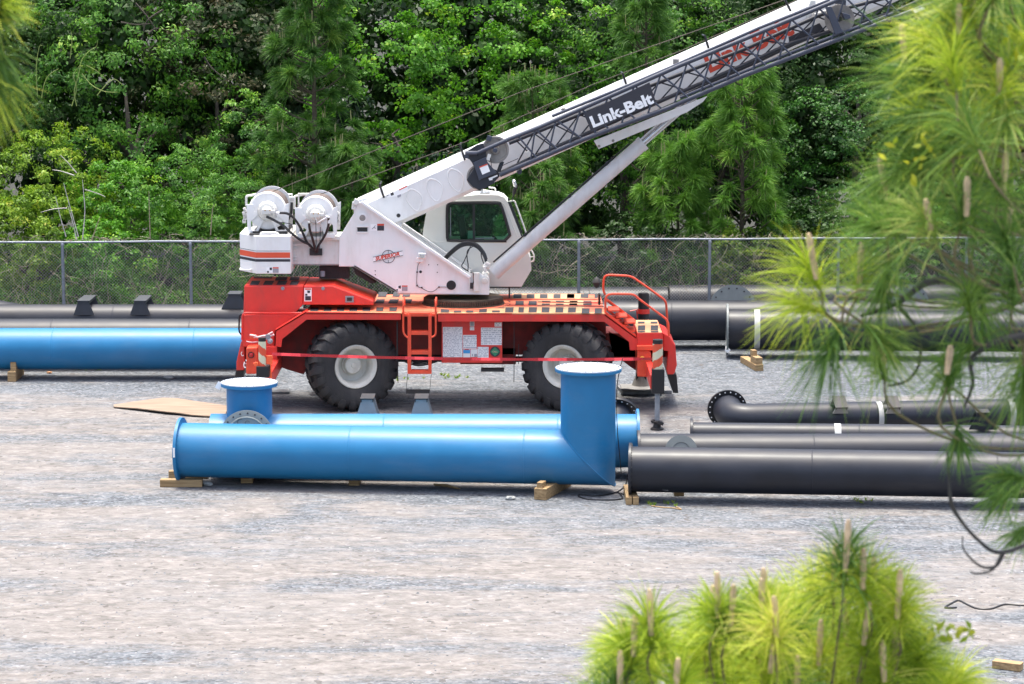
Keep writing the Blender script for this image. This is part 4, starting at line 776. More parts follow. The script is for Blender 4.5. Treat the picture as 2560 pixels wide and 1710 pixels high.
for o_, r in ((0, .034), (24, .026)): mb.tube(smooth_path([at(*R2((p[0], p[1] + o_)), YC + .1 - .4 * i / 6) for i, p in enumerate(((1130, 870), (1210, 790), (1300, 720), (1390, 698), (1480, 725), (1545, 800), (1575, 875)))], 6), r, 8)
for pts in (((1440, 735), (1380, 780), (1375, 860), (1385, 930), (1382, 1000)), ((1410, 735), (1370, 830), (1340, 900), (1320, 950), (1405, 1010)), ((1520, 790), (1525, 850), (1550, 920)), ((1320, 955), (1400, 1010), (1420, 1090))): mb.tube(smooth_path(W(pts, R2, YS + .12), 5), .011, 6)
mb.build('cylinder_hose', M['hose'], crane)
# ---- operator cab
CY0 = 55.12; CY1 = 56.0
cab_pts = [R2(p) for p in ((1240, 225), (1480, 196), (1700, 200), (1760, 225), (1800, 272), (1945, 640), (2040, 870), (2048, 985), (1945, 1160), (1560, 1160), (900, 900), (905, 640), (935, 440), (960, 330))]
mb = MB()
# side panel as a frame with the window opening: outer loop and inner loop joined by quads
outer = smooth_path([], 1) if False else None
win = [R2(p) for p in ((1185, 300), (1210, 283), (1680, 283), (1722, 305), (1752, 370), (1818, 600), (1812, 630), (1770, 672), (1740, 680), (1215, 676), (1175, 655), (1166, 620), (1166, 335))]
def cab_shell():
    mb = MB(); n1 = len(cab_pts)
    import mathutils
    from mathutils.geometry import tessellate_polygon
    for (Y, rev) in ((CY0, False), (CY1, True)):
        lo = [at(x, y, CY0) + Vector((0, Y - CY0, 0)) for x, y in cab_pts]; li = [at(x, y, CY0) + Vector((0, Y - CY0, 0)) for x, y in win]
        tri = tessellate_polygon([[Vector((p.x, p.z, 0)) for p in lo], [Vector((p.x, p.z, 0)) for p in li][::-1]])
        allp = lo + li[::-1]
        def nrm(t): a, b, c = [allp[i] for i in t]; return (b - a).cross(c - a).y
        mb.add(allp, [t if (nrm(t) < 0) != rev else t[::-1] for t in tri])
    lo = [at(x, y, CY0) for x, y in cab_pts]
    for i in range(n1):
        if i in (4,): continue           # windscreen opening
        a, b = lo[i], lo[(i + 1) % n1]; mb.add([a, b, b + Vector((0, CY1 - CY0, 0)), a + Vector((0, CY1 - CY0, 0))], [(0, 1, 2, 3)])
    return mb
cab = cab_shell().build('operator_cab', M['cabgrey'], crane, sharp=False)
wl2 = [at(x, y, CY0) for x, y in win]; cc = sum(wl2, Vector()) / len(wl2)
mb = MB(); lp_ = smooth_path([p + Vector((0, -.008, 0)) for p in wl2], 3, closed=True); mb.tube(lp_, .035, 6, closed=True); a = at(*R2((1445, 283)), CY0); b = at(*R2((1445, 676)), CY0); mb.box((a + b) / 2 + Vector((0, .0, 0)), (.05, .03, a.z - b.z)); cwin = mb.build('side_window', M['black'], cab)
mb = MB(); mb.prism([p + Vector((0, .02, 0)) for p in wl2][::-1], (0, .006, 0)); mb.build('window_glass', M['glass'], cwin)
mb = MB(); mb.prism([p + Vector((0, CY1 - CY0 - .02, 0)) for p in wl2][::-1], (0, .006, 0)); mb.build('window_glass', M['glass'], cwin)
mb = MB(); a = at(*R2((1195, 300)), CY0); mb.tube(W([(1200, 330), (1200, 640)], R2, CY0 + .015), .012, 5); mb.tube(W([(1455, 655), (1660, 650)], R2, CY0 + .015), .012, 5); mb.build('window_trim', M['steel'], cwin)
# operator station seen through the glass
mb = MB(); c = at(*R2((1420, 620)), CY0 + .3); mb.box(c + Vector((.0, .1, .0)), (.16, .04, .16)); mb.build('cab_display', M['paper'], cab)
mb = MB(); mb.box(at(*R2((1330, 560)), CY0 + .45), (.14, .45, .6), rot('Y', -8)); mb.box(at(*R2((1430, 690)), CY0 + .45), (.5, .45, .14)); mb.tube([at(*R2((1640, 620)), CY0 + .45), at(*R2((1700, 690)), CY0 + .45)], .03, 8); mb.build('operator_seat', M['dark'], cab, bevel=.03)
a, b = at(*cab_pts[4], CY0), at(*cab_pts[5], CY0); mb = MB(); mb.prism([a + Vector((-.01, .03, 0)), b + Vector((-.01, .03, 0)), b + Vector((-.018, .03, 0)), a + Vector((-.018, .03, 0))], (0, CY1 - CY0 - .06, 0)); mb.build('windscreen', M['glass'], cab)
mb = MB()
for Y in (CY0 + .02, CY1 - .02): mb.tube([a + Vector((.012, Y - CY0, 0)), b + Vector((.012, Y - CY0, 0))], .02, 6)
mb.build('windscreen_seal', M['black'], cab)
mb = MB(); mb.tube([at(*R2(p), CY0) for p in ((960, 682), (1180, 690), (1930, 700))], .008, 5); mb.tube(smooth_path([at(*R2(p), CY0 - .003) for p in ((1250, 262), (1500, 258), (1680, 258), (1740, 280), (1790, 350), (1900, 640))], 4), .010, 5); mb.build('panel_seam', M['cabgrey'], cab)
mb = MB(); mb.tube(corner_path(W([(1832, 265), (1870, 255), (1995, 600), (1960, 650)], R2, CY0 + .1), .05), .018, 6); mb.tube([at(*R2((1800, 270)), CY1), at(*R2((1832, 265)), CY0 + .1)], .014, 6); mb.tube(corner_path(W([(1600, 120), (1670, 125), (1672, 165)], R2, CY0 + .3), .04), .018, 6); mb.tube(smooth_path(W([(1540, 150), (1640, 165), (1730, 185), (1790, 230), (1822, 290)], R2, CY1), 4), .022, 6); mb.build('grab_rail', M['cabgrey'], cab)
mb = MB(); addplate(mb, [(1500, 180), (1600, 172), (1620, 196), (1500, 205)], R2, CY0 + .2, CY1 - .2); mb.cyl(at(*R2((1530, 195)), CY0 + .2), at(*R2((1530, 140)), CY0 + .2), .016, 8); mb.build('roof_wiper', M['steel'], cab)
mb = MB(); mb.tube(smooth_path(W([(1845, 262), (1860, 200), (1880, 120), (1895, 100)], R2, CY0 + .05), 4), [.012] * 5 + [.035] * 8, 8); mir = mb.build('mirror_arm', M['black'], cab)
mb = MB(); mb.lathe(at(*R2((1872, 75)), CY0 + .05), (-.3, 0, 1), [(-.1, 0), (-.09, .035), (.05, .04), (.09, 0)], 12); mb.build('cab_lamp', M['chrome'], cab)
mb = MB(); mb.tube(corner_path(W([(2010, 800), (2045, 770), (2078, 830), (2072, 890), (2010, 905)], R2, CY0 + .3), .03), .016, 6); mb.tube(W([(2015, 850), (2072, 845)], R2, CY0 + .3), .012, 6); mb.build('front_step', M['cabgrey'], cab)
mb = MB(); addplate(mb, [(1590, 1160), (1940, 1160), (1930, 1172), (1600, 1172)], R2, CY0 + .05, CY1 - .05); mb.tube(W([(1817, 1170), (1817, 1280)], R2, CY0 + .3), .016, 6); mb.build('cab_underframe', M['dark'], cab)
# ---- lattice jib folded along the near side of the boom
JN = 53.62; JF = 54.04
jroot = MB()
def chord(pts, Y, r, seg=10): jroot.tube([at(*p, Y) for p in pts], r, seg)
tn = [R6((560, 500)), R6((1040, 290)), (1349, 318), R7((1400, 450)), (1860, 98), R8((1400, 0)), (2230, -56)]
bnn = [R6((900, 830)), (1460, 348), R7((1240, 925)), (1860, 189), R8((1900, 160)), (2350, 2)]
tf = [R6((1040, 350)), R7((300, 985)), R7((1120, 652)), R7((2091, 275)), R8((700, 380)), R8((1250, 130)), (2230, -10)]
bf = [R6((900, 800)), R7((0, 1360)), R7((1270, 800)), R7((2091, 445)), R8((1000, 380)), R8((1900, 110)), (2350, -22)]
chord(tn, JN, .044); chord(bnn, JN, .048); jib = jroot.build('lattice_jib', M['jib'], crane)
jroot = MB(); chord(tf, JF, .042); chord(bf, JF, .042); jroot.build('far_chord', M['jibdk'], jib)
def chord_at(pts, u):
    for a, b in zip(pts, pts[1:]):
        if a[0] <= u <= b[0] or b is pts[-1]: return (u, a[1] + (b[1] - a[1]) * (u - a[0]) / (b[0] - a[0]))
    return (u, pts[0][1])
br = MB(); us = [1282, 1326, 1378, 1440, 1508, 1574, 1640, 1706, 1770, 1836, 1900, 1966, 2034, 2100, 2168, 2235]
for i in range(len(us) - 1):
    a, b = us[i], us[i + 1]
    k = i % 2 == 0
    # X bracing: near face
    br.tube([at(*chord_at(tn, a + 12), JN), at(*chord_at(bnn, b + 18), JN)], .021, 6)
    br.tube([at(*chord_at(tn, b + 12), JN), at(*chord_at(bnn, a + 44), JN)], .019, 6)
br.build('lattice_brace', M['jib'], jib)
br = MB()
for i in range(len(us) - 1):
    a, b = us[i], us[i + 1]
    br.tube([at(*chord_at(tf, a + 8), JF), at(*chord_at(bf, b + 8), JF)], .016, 6); br.tube([at(*chord_at(tf, b + 8), JF), at(*chord_at(bf, a + 8), JF)], .016, 6)
br.build('far_brace', M['jibdk'], jib)
# upper rail pair above the near top chord
mb = MB(); mb.tube([at(*p, JN + .2) for p in (R7((0, 1005)), R7((850, 660)), R7((1400, 425)), R8((0, 560)), R8((700, 250)), R8((1330, 0)))], .03, 8); mb.tube([at(*p, JN + .1) for p in (R8((0, 870)), R8((900, 500)), R8((1900, 118)))], .032, 8); mb.build('stowage_rail', M['jib'], jib)
# lettered black panel
pn = [at(*R7(p), JN - .03) for p in ((345, 975), (1062, 635), (1132, 850), (428, 1175))]; mb = MB(); mb.prism(pn[::-1], (0, .015, 0)); panel = mb.build('name_panel', M['blacklt'], jib)
a = at(*R7((442, 1128)), JN - .04); b = at(*R7((1112, 855)), JN - .04); xd = (b - a).normalized(); yd = Vector((-xd.z, 0, xd.x)); h_ = 118 / 4.356 / F * JN
q = MB(); w1 = text_mesh(q, 'Link-Belt', (0, 0, 0), xd, yd, h_, .035); q = MB(); text_mesh(q, 'Link-Belt', a, xd, yd, h_, .04, stretch=(b - a).length / w1); q.build('panel_lettering', M['letwhite'], panel)
# jib head: plates and two sheaves
hd_ = MB(); addplate(hd_, [(385, 480), (560, 375), (650, 350), (690, 480), (705, 640), (760, 720), (880, 770), (900, 850), (800, 960), (700, 1020), (590, 1050), (500, 1010), (400, 905), (470, 800), (520, 720), (480, 640), (440, 590), (385, 575)], R6, JN + .02, JN + .06)
hd_.v += []; head = hd_.build('jib_head', M['jibdk'], jib, bevel=.008)
mb = MB(); addplate(mb, [(500, 640), (690, 560), (720, 640), (860, 800), (620, 890), (590, 920)], R6, JN - .06, JN - .03); mb.build('head_plate', M['jib'], head, bevel=.006)
for (x, y, rr_, ya) in ((835, 450, 205, JN + .12), (590, 860, 190, JN + .10)):
    c = at(*R6((x, y)), ya); r = rr_ / 6.03 / F * ya; mb = MB(); mb.lathe(c, (0, 1, 0), [(0, .05), (0, r * .8), (-.02, r * .86), (-.02, r), (.03, r * .9), (.08, r), (.08, r * .8), (.08, 0)], 40); mb.lathe(c, (0, -1, 0), [(0, .1), (.05, .08), (.06, 0)], 20); mb.build('sheave', M['sheave'], head)
s_ = sticker([(590, 705), (712, 658), (755, 775), (638, 825)], R6, JN - .06, head, 'tagw'); sticker([(590, 705), (712, 658), (718, 674), (596, 722)], R6, JN - .06, s_, 'letred', .009, 'sticker_header')
s_ = sticker([(730, 878), (865, 825), (870, 845), (795, 880), (790, 905), (745, 912)], R6, JN - .0, head, 'tagw', .01); 
mb = MB(); mb.tube([at(*R6((380, 500)), JN - .02), at(*R6((560, 500)), JN - .02)], .045, 8); mb.lathe(at(*R6((400, 545)), JN - .02), (0, -1, 0), [(0, .05), (.03, .05), (.03, 0)], 14); mb.lathe(at(*R6((830, 455)), JN - .04), (0, -1, 0), [(0, .05), (.04, .04), (.04, 0)], 16); mb.box(at(*R6((740, 275)), JN + .1), (.10, .1, .1), rot('Y', 20)); mb.build('head_pin', M['jib'], head)
mb = MB(); mb.tube(smooth_path([at(*R6(p), JN - .05) for p in ((760, 570), (770, 640), (780, 730), (820, 790), (890, 780), (920, 700), (1180, 580))], 5), .008, 5); mb.build('head_cable', M['hose'], head)
mb = MB(); mb.box(at(*R6((735, 560)), JN - .02), (.07, .04, .13), rot('Y', 15)); mb.box(at(*R6((1360, 500)), JN + .4), (.16, .1, .12), rot('Y', -20)); mb.build('white_fitting', M['white2'], head)
mb = MB(); addplate(mb, [(1160, 780), (1210, 740), (1240, 770), (1225, 815), (1180, 820)], R6, JN - .02, JN + .3); mb.box(at(*R6((910, 700)), JN + .2), (.08, .1, .22), rot('Y', 20)); mb.build('stowage_hook', M['jibdk'], jib)
# second bracket far up the boom
mb = MB(); addplate(mb, [(1290, 60), (1350, 60), (1450, 290), (1380, 310)], R8, JN - .05, JN - .0); addplate(mb, [(1380, 0), (1480, 0), (1470, 95), (1440, 70), (1400, 60)], R8, JN + .3, YB - .02); addplate(mb, [(1440, 110), (1510, 130), (1520, 160), (1470, 180)], R8, JN - .1, JN + .3); bk = mb.build('stowage_bracket', M['jib'], jib, bevel=.01)
c = at(*R8((1420, 170)), JN + .2); mb = MB(); mb.lathe(c, (0, 1, 0), [(0, .05), (0, .2), (-.02, .24), (-.02, .30), (.03, .25), (.08, .30), (.08, 0)], 32); mb.build('sheave', M['sheave'], bk)
mb = MB(); addplate(mb, [(1160, 0), (1210, 0), (1200, 90), (1130, 190), (1120, 130)], R8, YB - .05, YB - .01); mb.tube(W([(1200, 130), (1300, 95), (1330, 60)], R8, YB - .1), .03, 8); mb.build('boom_collar', M['white2'], boom, bevel=.01)
mb = MB(); addplate(mb, [(2075, 92), (2170, 60), (2185, 80), (2090, 118)], R8, JN - .07, JN - .05); mb.build('white_marker', M['tagw'], jib)
# ropes from the winches
mb = MB(); mb.tube([at(*R1((570, 175)), 54.45), at(1300, 231, 54.45), at(1960, 0, 54.45), at(2220, -92, 54.45)], .009, 6); mb.tube([at(*R1((1110, 210)), 54.3), at(1160, 356, 54.3), at(1480, 212, 54.3), at(1700, 128, 54.3), at(2010, -8, 54.3)], .009, 6); mb.tube([at(*R1((1597, 245)), YB - .01), at(1300, 312, YB - .01)], .0, 3) if False else None
mb.build('hoist_rope', mat('greasy_wire_rope', (.07, .055, .045), .6, metal=.3), crane)
# ---- things beside the crane
mb = MB(); pts = []
A_ = at(*Q4((780, 565)), Yj + .02); B_ = at(*R5((1250, 845)), Yj + .02)
q = [A_.lerp(B_, t) + Vector((0, 0, -.10 * 4 * t * (1 - t) * .5)) for t in [i / 40 for i in range(41)]]
for i in range(40):
    a, b = q[i], q[i + 1]; ta = math.sin(i * .9) * .5; tb_ = math.sin((i + 1) * .9) * .5; h = .030
    va_ = Vector((0, math.sin(ta) * h, math.cos(ta) * h)); vb_ = Vector((0, math.sin(tb_) * h, math.cos(tb_) * h)); mb.add([a - va_, b - vb_, b + vb_, a + va_], [(0, 1, 2, 3)], True)
    mb.add([a - va_ + Vector((0, .003, 0)), b - vb_ + Vector((0, .003, 0)), b + vb_ + Vector((0, .003, 0)), a + va_ + Vector((0, .003, 0))], [(3, 2, 1, 0)], True)
tape_m = bpy.data.materials.new('printed_red_tape'); tape_m.use_nodes = True; t = tape_m.node_tree; tb_ = t.nodes['Principled BSDF']; tb_.inputs['Roughness'].default_value = .4
tc = N(t, 'ShaderNodeTexCoord'); nz = N(t, 'ShaderNodeTexNoise'); mp = N(t, 'ShaderNodeMapping'); mp.inputs['Scale'].default_value = (16, 1, 40); t.links.new(tc.outputs['Object'], mp.inputs[0]); t.links.new(mp.outputs[0], nz.inputs['Vector']); nz.inputs['Detail'].default_value = 2
gt = N(t, 'ShaderNodeMath', operation='GREATER_THAN'); gt.inputs[1].default_value = .58; t.links.new(nz.outputs[0], gt.inputs[0]); mm = N(t, 'ShaderNodeMix', data_type='RGBA'); mm.inputs[6].default_value = (.66, .035, .045, 1); mm.inputs[7].default_value = (.10, .02, .02, 1); t.links.new(gt.outputs[0], mm.inputs[0]); t.links.new(mm.outputs[2], tb_.inputs['Base Color'])
tag(mb.build('caution_tape', tape_m, None, tuple(A_)), 'red printed caution tape strung along the crane between its outriggers', 'tape')
def pad(name, pts, th_, label):
    mb = MB(); mb.prism([gp(*p, th_ + .004) for p in pts][::-1], (0, 0, -th_)); c = gp(*pts[0], 0); return tag(mb.build(name, M['padgrey'], None, (c.x, c.y, 0), bevel=.006), label, 'outrigger pad', 'steel outrigger pads on the gravel')
pad('outrigger_pad', [R5(p) for p in ((938, 1082), (1395, 1090), (1425, 1128), (985, 1134))], .07, 'grey steel pad on the gravel under the float right of the front wheel')
pad('outrigger_pad', [(640, 972), (722, 972), (724, 979), (600, 980), (600, 972)], .05, 'grey steel pad on the gravel just right of the small blue stub')
# ---------------- pipes ----------------
def th(v): return PT + math.atan((v - 855) / F)
def solve_both(vt, vb, b):
    t1, t2 = th(vt), th(vb); ha = (t2 - t1) / 2; tc = (t1 + t2) / 2
    D = (CH - b) / (math.sin(tc) + math.sin(ha)); return D * math.cos(tc), D * math.sin(ha)
def solve_r(vt, r, b):
    D = 50.
    for _ in range(50): tc = th(vt) + math.asin(r / D); D = (CH - b - r) / math.sin(tc)
    return D * math.cos(tc)
def X_at(u, Y, z):                      # x of the point at photo column u, distance Y and height z
    zc = Y * cp + (CH - z) * sp_; return (u - 1280) / F * zc
def body(mb, A, B, r, th_=.018, seg=56):
    A = Vector(A); B = Vector(B); L = (B - A).length; mb.lathe(A, B - A, [(0, r - th_), (0, r), (L, r), (L, r - th_), (0, r - th_)], seg)
def welds(mb, A, B, r, every):
    A = Vector(A); B = Vector(B); L = (B - A).length; d = (B - A).normalized(); k = every
    while k < L - .3: mb.lathe(A + d * (k - .012), d, [(0, r), (.008, r + .004), (.016, r + .004), (.024, r)], 56); k += every
def saddle(parent, c, d, r, h, wbase, wtop, side=0., m='bracket', capm='black', thick=.5):
    # trapezoid pipe shoe standing on a pipe top: plates across the pipe with a dark cap
    d = Vector(d).normalized(); s = Vector((0, 0, 1)).cross(d).normalized(); up = (Vector((0, 0, 1)) * math.cos(side) + s * math.sin(side)).normalized(); sx = up.cross(d).normalized()
    c = Vector(c)
    for o in (thick / 2 - .02, -thick / 2):
        mb = MB(); q = c + sx * o
        base = q + up * (r * .82); top = q + up * (r + h)
        mb.prism([base - d * wbase / 2, base + d * wbase / 2, top + d * wtop / 2, top - d * wtop / 2], sx * .02); e = mb.build('pipe_shoe', M[m], parent)
    k = MB(); q = c + up * (r + h); t = .02
    m3 = Matrix((d, sx, up)).transposed(); k.box(q + up * (t / 2), (wtop + .05, thick + .06, t), m3)
    for sg in (-1, 1): k.box(q + d * sg * (wtop / 2 + .005) - up * .025, (.012, thick + .03, .05), m3)
    k.build('shoe_cap', M[capm], e)
PIPES = []
def pipe_thing(name, label, A, B, r, m, group, left=None, right=None, fr=1.17, weld=3.1):
    A = Vector(A); B = Vector(B); mid = (A + B) / 2
    root = empty(name, (mid.x, mid.y, 0), label, 'pipe', group)
    mb = MB(); body(mb, A, B, r); mb.build('pipe_body', M[m], root)
    wm = MB(); welds(wm, A, B, r, weld)
    if wm.v: wm.build('weld_seam', M[m], root)
    d = (B - A).normalized()
    for P, f, dd in ((A, left, d), (B, right, -d)):
        if f:
            k = MB(); ring(k, P - dd * .004, dd, r - .012, r * fr, .045); bolts(k, P + dd * .04, dd, r * (1 + fr) / 2 + .005, 24, .011, .012); k.build('flange', M[f], root)
    PIPES.append((name, round(A.x, 2), round(A.y, 2), round(B.x, 2), round(B.y, 2), round(r, 3)))
    return root
GB = 'large painted steel pipes laid out on timbers'
# nearest blue pipe with mitred riser
YA, ra = solve_both(1057.5, 1192.0, .14); YB, rb = solve_both(1074.5, 1212.5, .14); rn = (ra + rb) / 2; zc = rn + .14
A = Vector((X_at(452, YA, zc), YA, zc)); B = Vector((X_at(1538.5, YB, zc) - rn, YB, zc))
d = (B - A).normalized(); hs = Vector((0, 0, 1)).cross(d).normalized()
blue1 = empty('blue_elbow_pipe', ((A.x + B.x) / 2, (A.y + B.y) / 2, 0), 'nearest blue pipe, with a mitred elbow rising to a white-capped flange', 'pipe', GB)
SEG = 72
mb = MB(); n = SEG; va = []; vb = []; vt = []
ztop = 0
gpt = at(1467.5, 921, B.y); ztop = gpt.z
for k in range(n):
    q = 2 * math.pi * k / n; off = hs * (rn * math.cos(q)) + Vector((0, 0, rn * math.sin(q)))
    va.append(A + off); vb.append(B + off - d * (rn * math.sin(q)))
mb.add(va + vb, [(k, (k + 1) % n, n + (k + 1) % n, n + k) for k in range(n)], True)
ri = rn - .02; vi = [A + hs * (ri * math.cos(2 * math.pi * k / n)) + Vector((0, 0, ri * math.sin(2 * math.pi * k / n))) for k in range(n)]; vj = [p + d * 2.0 for p in vi]
mb.add(vi + vj, [(k, n + k, n + (k + 1) % n, (k + 1) % n) for k in range(n)], True); mb.add(va + vi, [(k, n + k, n + (k + 1) % n, (k + 1) % n) for k in range(n)])
mb.build('pipe_body', M['blue'], blue1)
mb = MB(); lo = []; hi = []
for k in range(n):
    q = 2 * math.pi * k / n; xr = rn * math.cos(q); off = d * xr + hs * (rn * math.sin(q))
    lo.append(B + off + Vector((0, 0, -xr))); p = B + off; hi.append(Vector((p.x, p.y, ztop - .04)))
mb.add(lo + hi, [(k, n + k, n + (k + 1) % n, (k + 1) % n) for k in range(n)], True)
riser = mb.build('riser', M['blue'], blue1)
mb = MB(); mb.tube([lo[k] * 1.0 + (lo[k] - B).normalized() * .003 for k in range(n)], .013, 6, closed=True); mb.build('mitre_weld', M['blue'], riser)
mb = MB(); ring(mb, (B.x, B.y, ztop - .045), (0, 0, 1), rn - .02, rn * 1.21, .045, 72); mb.build('riser_flange', M['blue'], blue1)
mb = MB(); mb.lathe((B.x, B.y, ztop + .002), (0, 0, 1), [(0, rn * 1.19), (.018, rn * 1.19), (.02, rn * 1.17), (.02, 0)], 72); cv = mb.build('cover_plate', M['cover'], blue1)
mb = MB(); bolts(mb, (B.x, B.y, ztop + .02), (0, 0, 1), rn * 1.11, 28, .014, .014); mb.build('bolt', M['steel'], cv)
mb = MB(); ring(mb, A - d * .02, d, rn - .015, rn * 1.20, .05, 72); fe = mb.build('end_flange', M['blue'], blue1)
mb = MB(); q = A + Vector((0, 0, rn * .12)) - hs * (rn * 1.2 + .0); mb.box(q + Vector((0.01, -.006, 0)), (.03, .006, .17)); mb.build('white_label', M['tagw'], fe)
mb = MB(); welds(mb, A, B, rn, 3.05); mb.build('weld_seam', M['blue'], blue1)
wl = MB()
for uu, vv in ((517, 1134), (973, 1074)):
    YY = A.y + (B.y - A.y) * (uu - 452) / 1000; dd_ = -(vv - 1130) / 137; q = Vector((X_at(uu, YY, zc), YY - rn * math.sqrt(max(0, 1 - min(1, dd_ * 1.9) ** 2)), zc)); 
BL1 = (A, B, rn, d)
# second blue pipe, right behind it
r2 = .478; Y2 = solve_r(1034.5, r2, .16); z2 = r2 + .16
A2 = Vector((X_at(528, Y2, z2), Y2 + .02, z2)); B2 = Vector((X_at(1596, Y2, z2), Y2 - .02, z2))
blue2 = pipe_thing('blue_branch_pipe', 'second blue pipe, half hidden behind the nearest, with a capped stub at its left end', A2, B2, r2, 'blue', GB, None, 'blue', 1.2)
cap = MB(); cap.lathe(A2 + Vector((-.001, 0, 0)), (1, 0, 0), [(0, 0), (0, r2 - .02), (.01, r2 - .02)], 48); cap.build('end_cap', M['blue'], blue2)
xs_ = X_at(623, Y2, 1.6); rs = .405; zt = at(623, 957, Y2).z
mb = MB(); mb.lathe((xs_, Y2, z2 + .2), (0, 0, 1), [(0, rs), (zt - .04 - z2 - .2, rs)], 56); stub = mb.build('stub', M['blue'], blue2)
mb = MB(); ring(mb, (xs_, Y2, zt - .05), (0, 0, 1), rs - .02, rs * 1.25, .05); mb.build('stub_flange', M['blue'], stub)
mb = MB(); mb.lathe((xs_, Y2, zt + .002), (0, 0, 1), [(0, rs * 1.24), (.016, rs * 1.24), (.018, rs * 1.22), (.018, 0)], 56); cv = mb.build('cover_plate', M['cover'], stub)
mb = MB(); bolts(mb, (xs_, Y2, zt + .018), (0, 0, 1), rs * 1.15, 24, .013, .012); mb.build('bolt', M['steel'], stub)
mb = MB(); q = at(547, 964, Y2 - .1); mb.box(q, (.09, .006, .13), rot('Y', 28)); mb.tube([q + Vector((.03, 0, .04)), q + Vector((.1, .03, .03))], .004, 5); mb.build('white_tag', M['tagw'], stub)
# nozzle with grey blind flange facing the camera
yn = Y2 - r2 - .17; cn = at(616, 1093, yn); axn = Vector((0, -1, .16)).normalized(); R_o = 69 / F * yn
mb = MB(); mb.lathe(cn - axn * .34, axn, [(0, R_o * .8), (.30, R_o * .8)], 48); noz = mb.build('nozzle', M['blue'], blue2)
mb = MB(); ring(mb, cn - axn * .05, axn, R_o * .78, R_o, .04); mb.build('nozzle_flange', M['flange'], noz)
mb = MB(); mb.lathe(cn - axn * .008, axn, [(0, R_o), (.012, R_o), (.014, R_o * .98), (.014, R_o * .76), (.026, R_o * .74), (.026, R_o * .70), (.018, R_o * .68), (.018, 0)], 56); cv = mb.build('blind_flange', M['flange'], noz)
mb = MB(); bolts(mb, cn + axn * .006, axn, R_o * .88, 20, .017, .006, ph=.1); mb.build('bolt', M['dark'], noz)
mb = MB(); e1 = Vector((1, 0, 0)); e2 = axn.cross(e1)*-1
def arc(cx, cy, r_, a0, a1): return [cn + axn * .022 + e1 * (cx + r_ * math.cos(math.radians(a0 + (a1 - a0) * i / 10))) + Vector((0, .16, 1)).normalized() * (cy + r_ * math.sin(math.radians(a0 + (a1 - a0) * i / 10))) for i in range(11)]
mb.tube(arc(-.10, .27, .055, 60, 270), .004, 5); mb.tube(arc(.02, .25, .04, 20, 250), .004, 5); mb.build('chalk_mark', M['dark'], noz)
# grey pipe behind the second blue one: only its shoes and the bent end flange show
def bent_pipe(name, label, xL, xR, Y, z, r, dirn, L, m='pipe', fr=1.3, fm='black', group=None, Yr=None, seg=40, side=1):
    Yr = Y if Yr is None else Yr
    root = empty(name, ((xL + xR) / 2, (Y + Yr) / 2, 0), label, 'pipe', group)
    dirn = Vector(dirn).normalized(); C0 = Vector((xL, Y, z)); E = Vector((xR, Yr, z)); along = (E - C0).normalized()
    pts = [E] + [C0 + along * (r * 1.5)]; a0 = pts[-1]; mid = C0; e0 = C0 + dirn * (r * 1.2)
    for i in range(1, 9): t = i / 9; pts.append(a0 * (1 - t) ** 2 + mid * 2 * t * (1 - t) + e0 * t * t)
    pts += [e0, C0 + dirn * L]
    mb = MB(); mb.tube(pts, r, seg, caps=False); mb.build('pipe_body', M[m], root)
    k = MB(); c = C0 + dirn * L; ring(k, c - dirn * .04, dirn, r - .01, r * fr, .045); f = k.build('flange', M[fm], root)
    k = MB(); bolts(k, c - dirn * .047, -dirn, r * (1 + fr) / 2 + .01, 20, .013, .006); k.build('bolt', M['tagw'], f)
    return root
yh = Y2 + r2 + .42; cE = at(1536, 1046, yh + .35)
gz = .52
hid = bent_pipe('grey_bend_pipe', 'dark pipe hidden behind two blue pipes, its black flange ring beside the riser', cE.x + .0, X_at(700, yh, gz), yh, gz, .30, (0.02, .74, .62), .62, group=GB, fr=1.36)
for u0, u1, vt_, vb_ in ((893, 946, 990, 1033), (1027, 1081, 990, 1033)):
    top = at((u0 + u1) / 2, vt_, yh); saddle(hid, (top.x, yh, gz), (1, 0, 0), .30, top.z - gz - .30 - .02, .50, .20, 0, 'bracket', 'dark')
# right foreground group of dark pipes
GD = 'dark grey pipes lying right of the blue pipes'
YA, ra = solve_both(1115.5, 1229.5, .15); YB, rb = solve_both(1131, 1245.5, .15); rg = (ra + rb) / 2; zg = rg + .15
A3 = Vector((X_at(1573, YA, zg), YA, zg)); B3 = Vector((X_at(2560, YB, zg), YB, zg)); B3 = A3 + (B3 - A3) * 1.28
g1 = pipe_thing('dark_pipe', 'frontmost dark pipe on the right, its left end standing on small timbers', A3, B3, rg, 'pipe', GD, 'pipe', 'pipe', 1.16)
mb = MB(); q = at(1665, 1217, A3.y - rg * .75); mb.box(q, (.1, .012, .13), rot('Y', 10)); mb.build('scuff_label', mat('smudged_label', (.10, .10, .10), .6, noise=.5, nscale=30), g1)
r4 = .36; Y4 = solve_r(1084, r4, .15); z4 = r4 + .15
A4 = Vector((X_at(1593, Y4, z4), Y4, z4)); B4 = Vector((X_at(2560, Y4, z4) * 1.25, Y4 + .02, z4))
g2 = pipe_thing('dark_pipe', 'dark pipe behind the frontmost one, with a round grey nozzle cover near its left end', A4, B4, r4, 'pipe', GD, 'pipe', 'pipe', 1.18)
c = at(1703, 1128, Y4 - r4 - .04); ax = Vector((0, -1, .25)).normalized()
mb = MB(); mb.lathe(c - ax * .2, ax, [(0, .2), (.17, .2)], 40); mb.lathe(c - ax * .03, ax, [(0, .2), (0, .285), (.03, .285), (.03, .16), (.022, .15), (.022, 0)], 48); mb.build('nozzle_cover', M['flange'], g2)
r5 = .25; Y5 = solve_r(1055.5, r5, .16); Y5r = solve_r(1063.5, r5, .16); z5 = r5 + .16
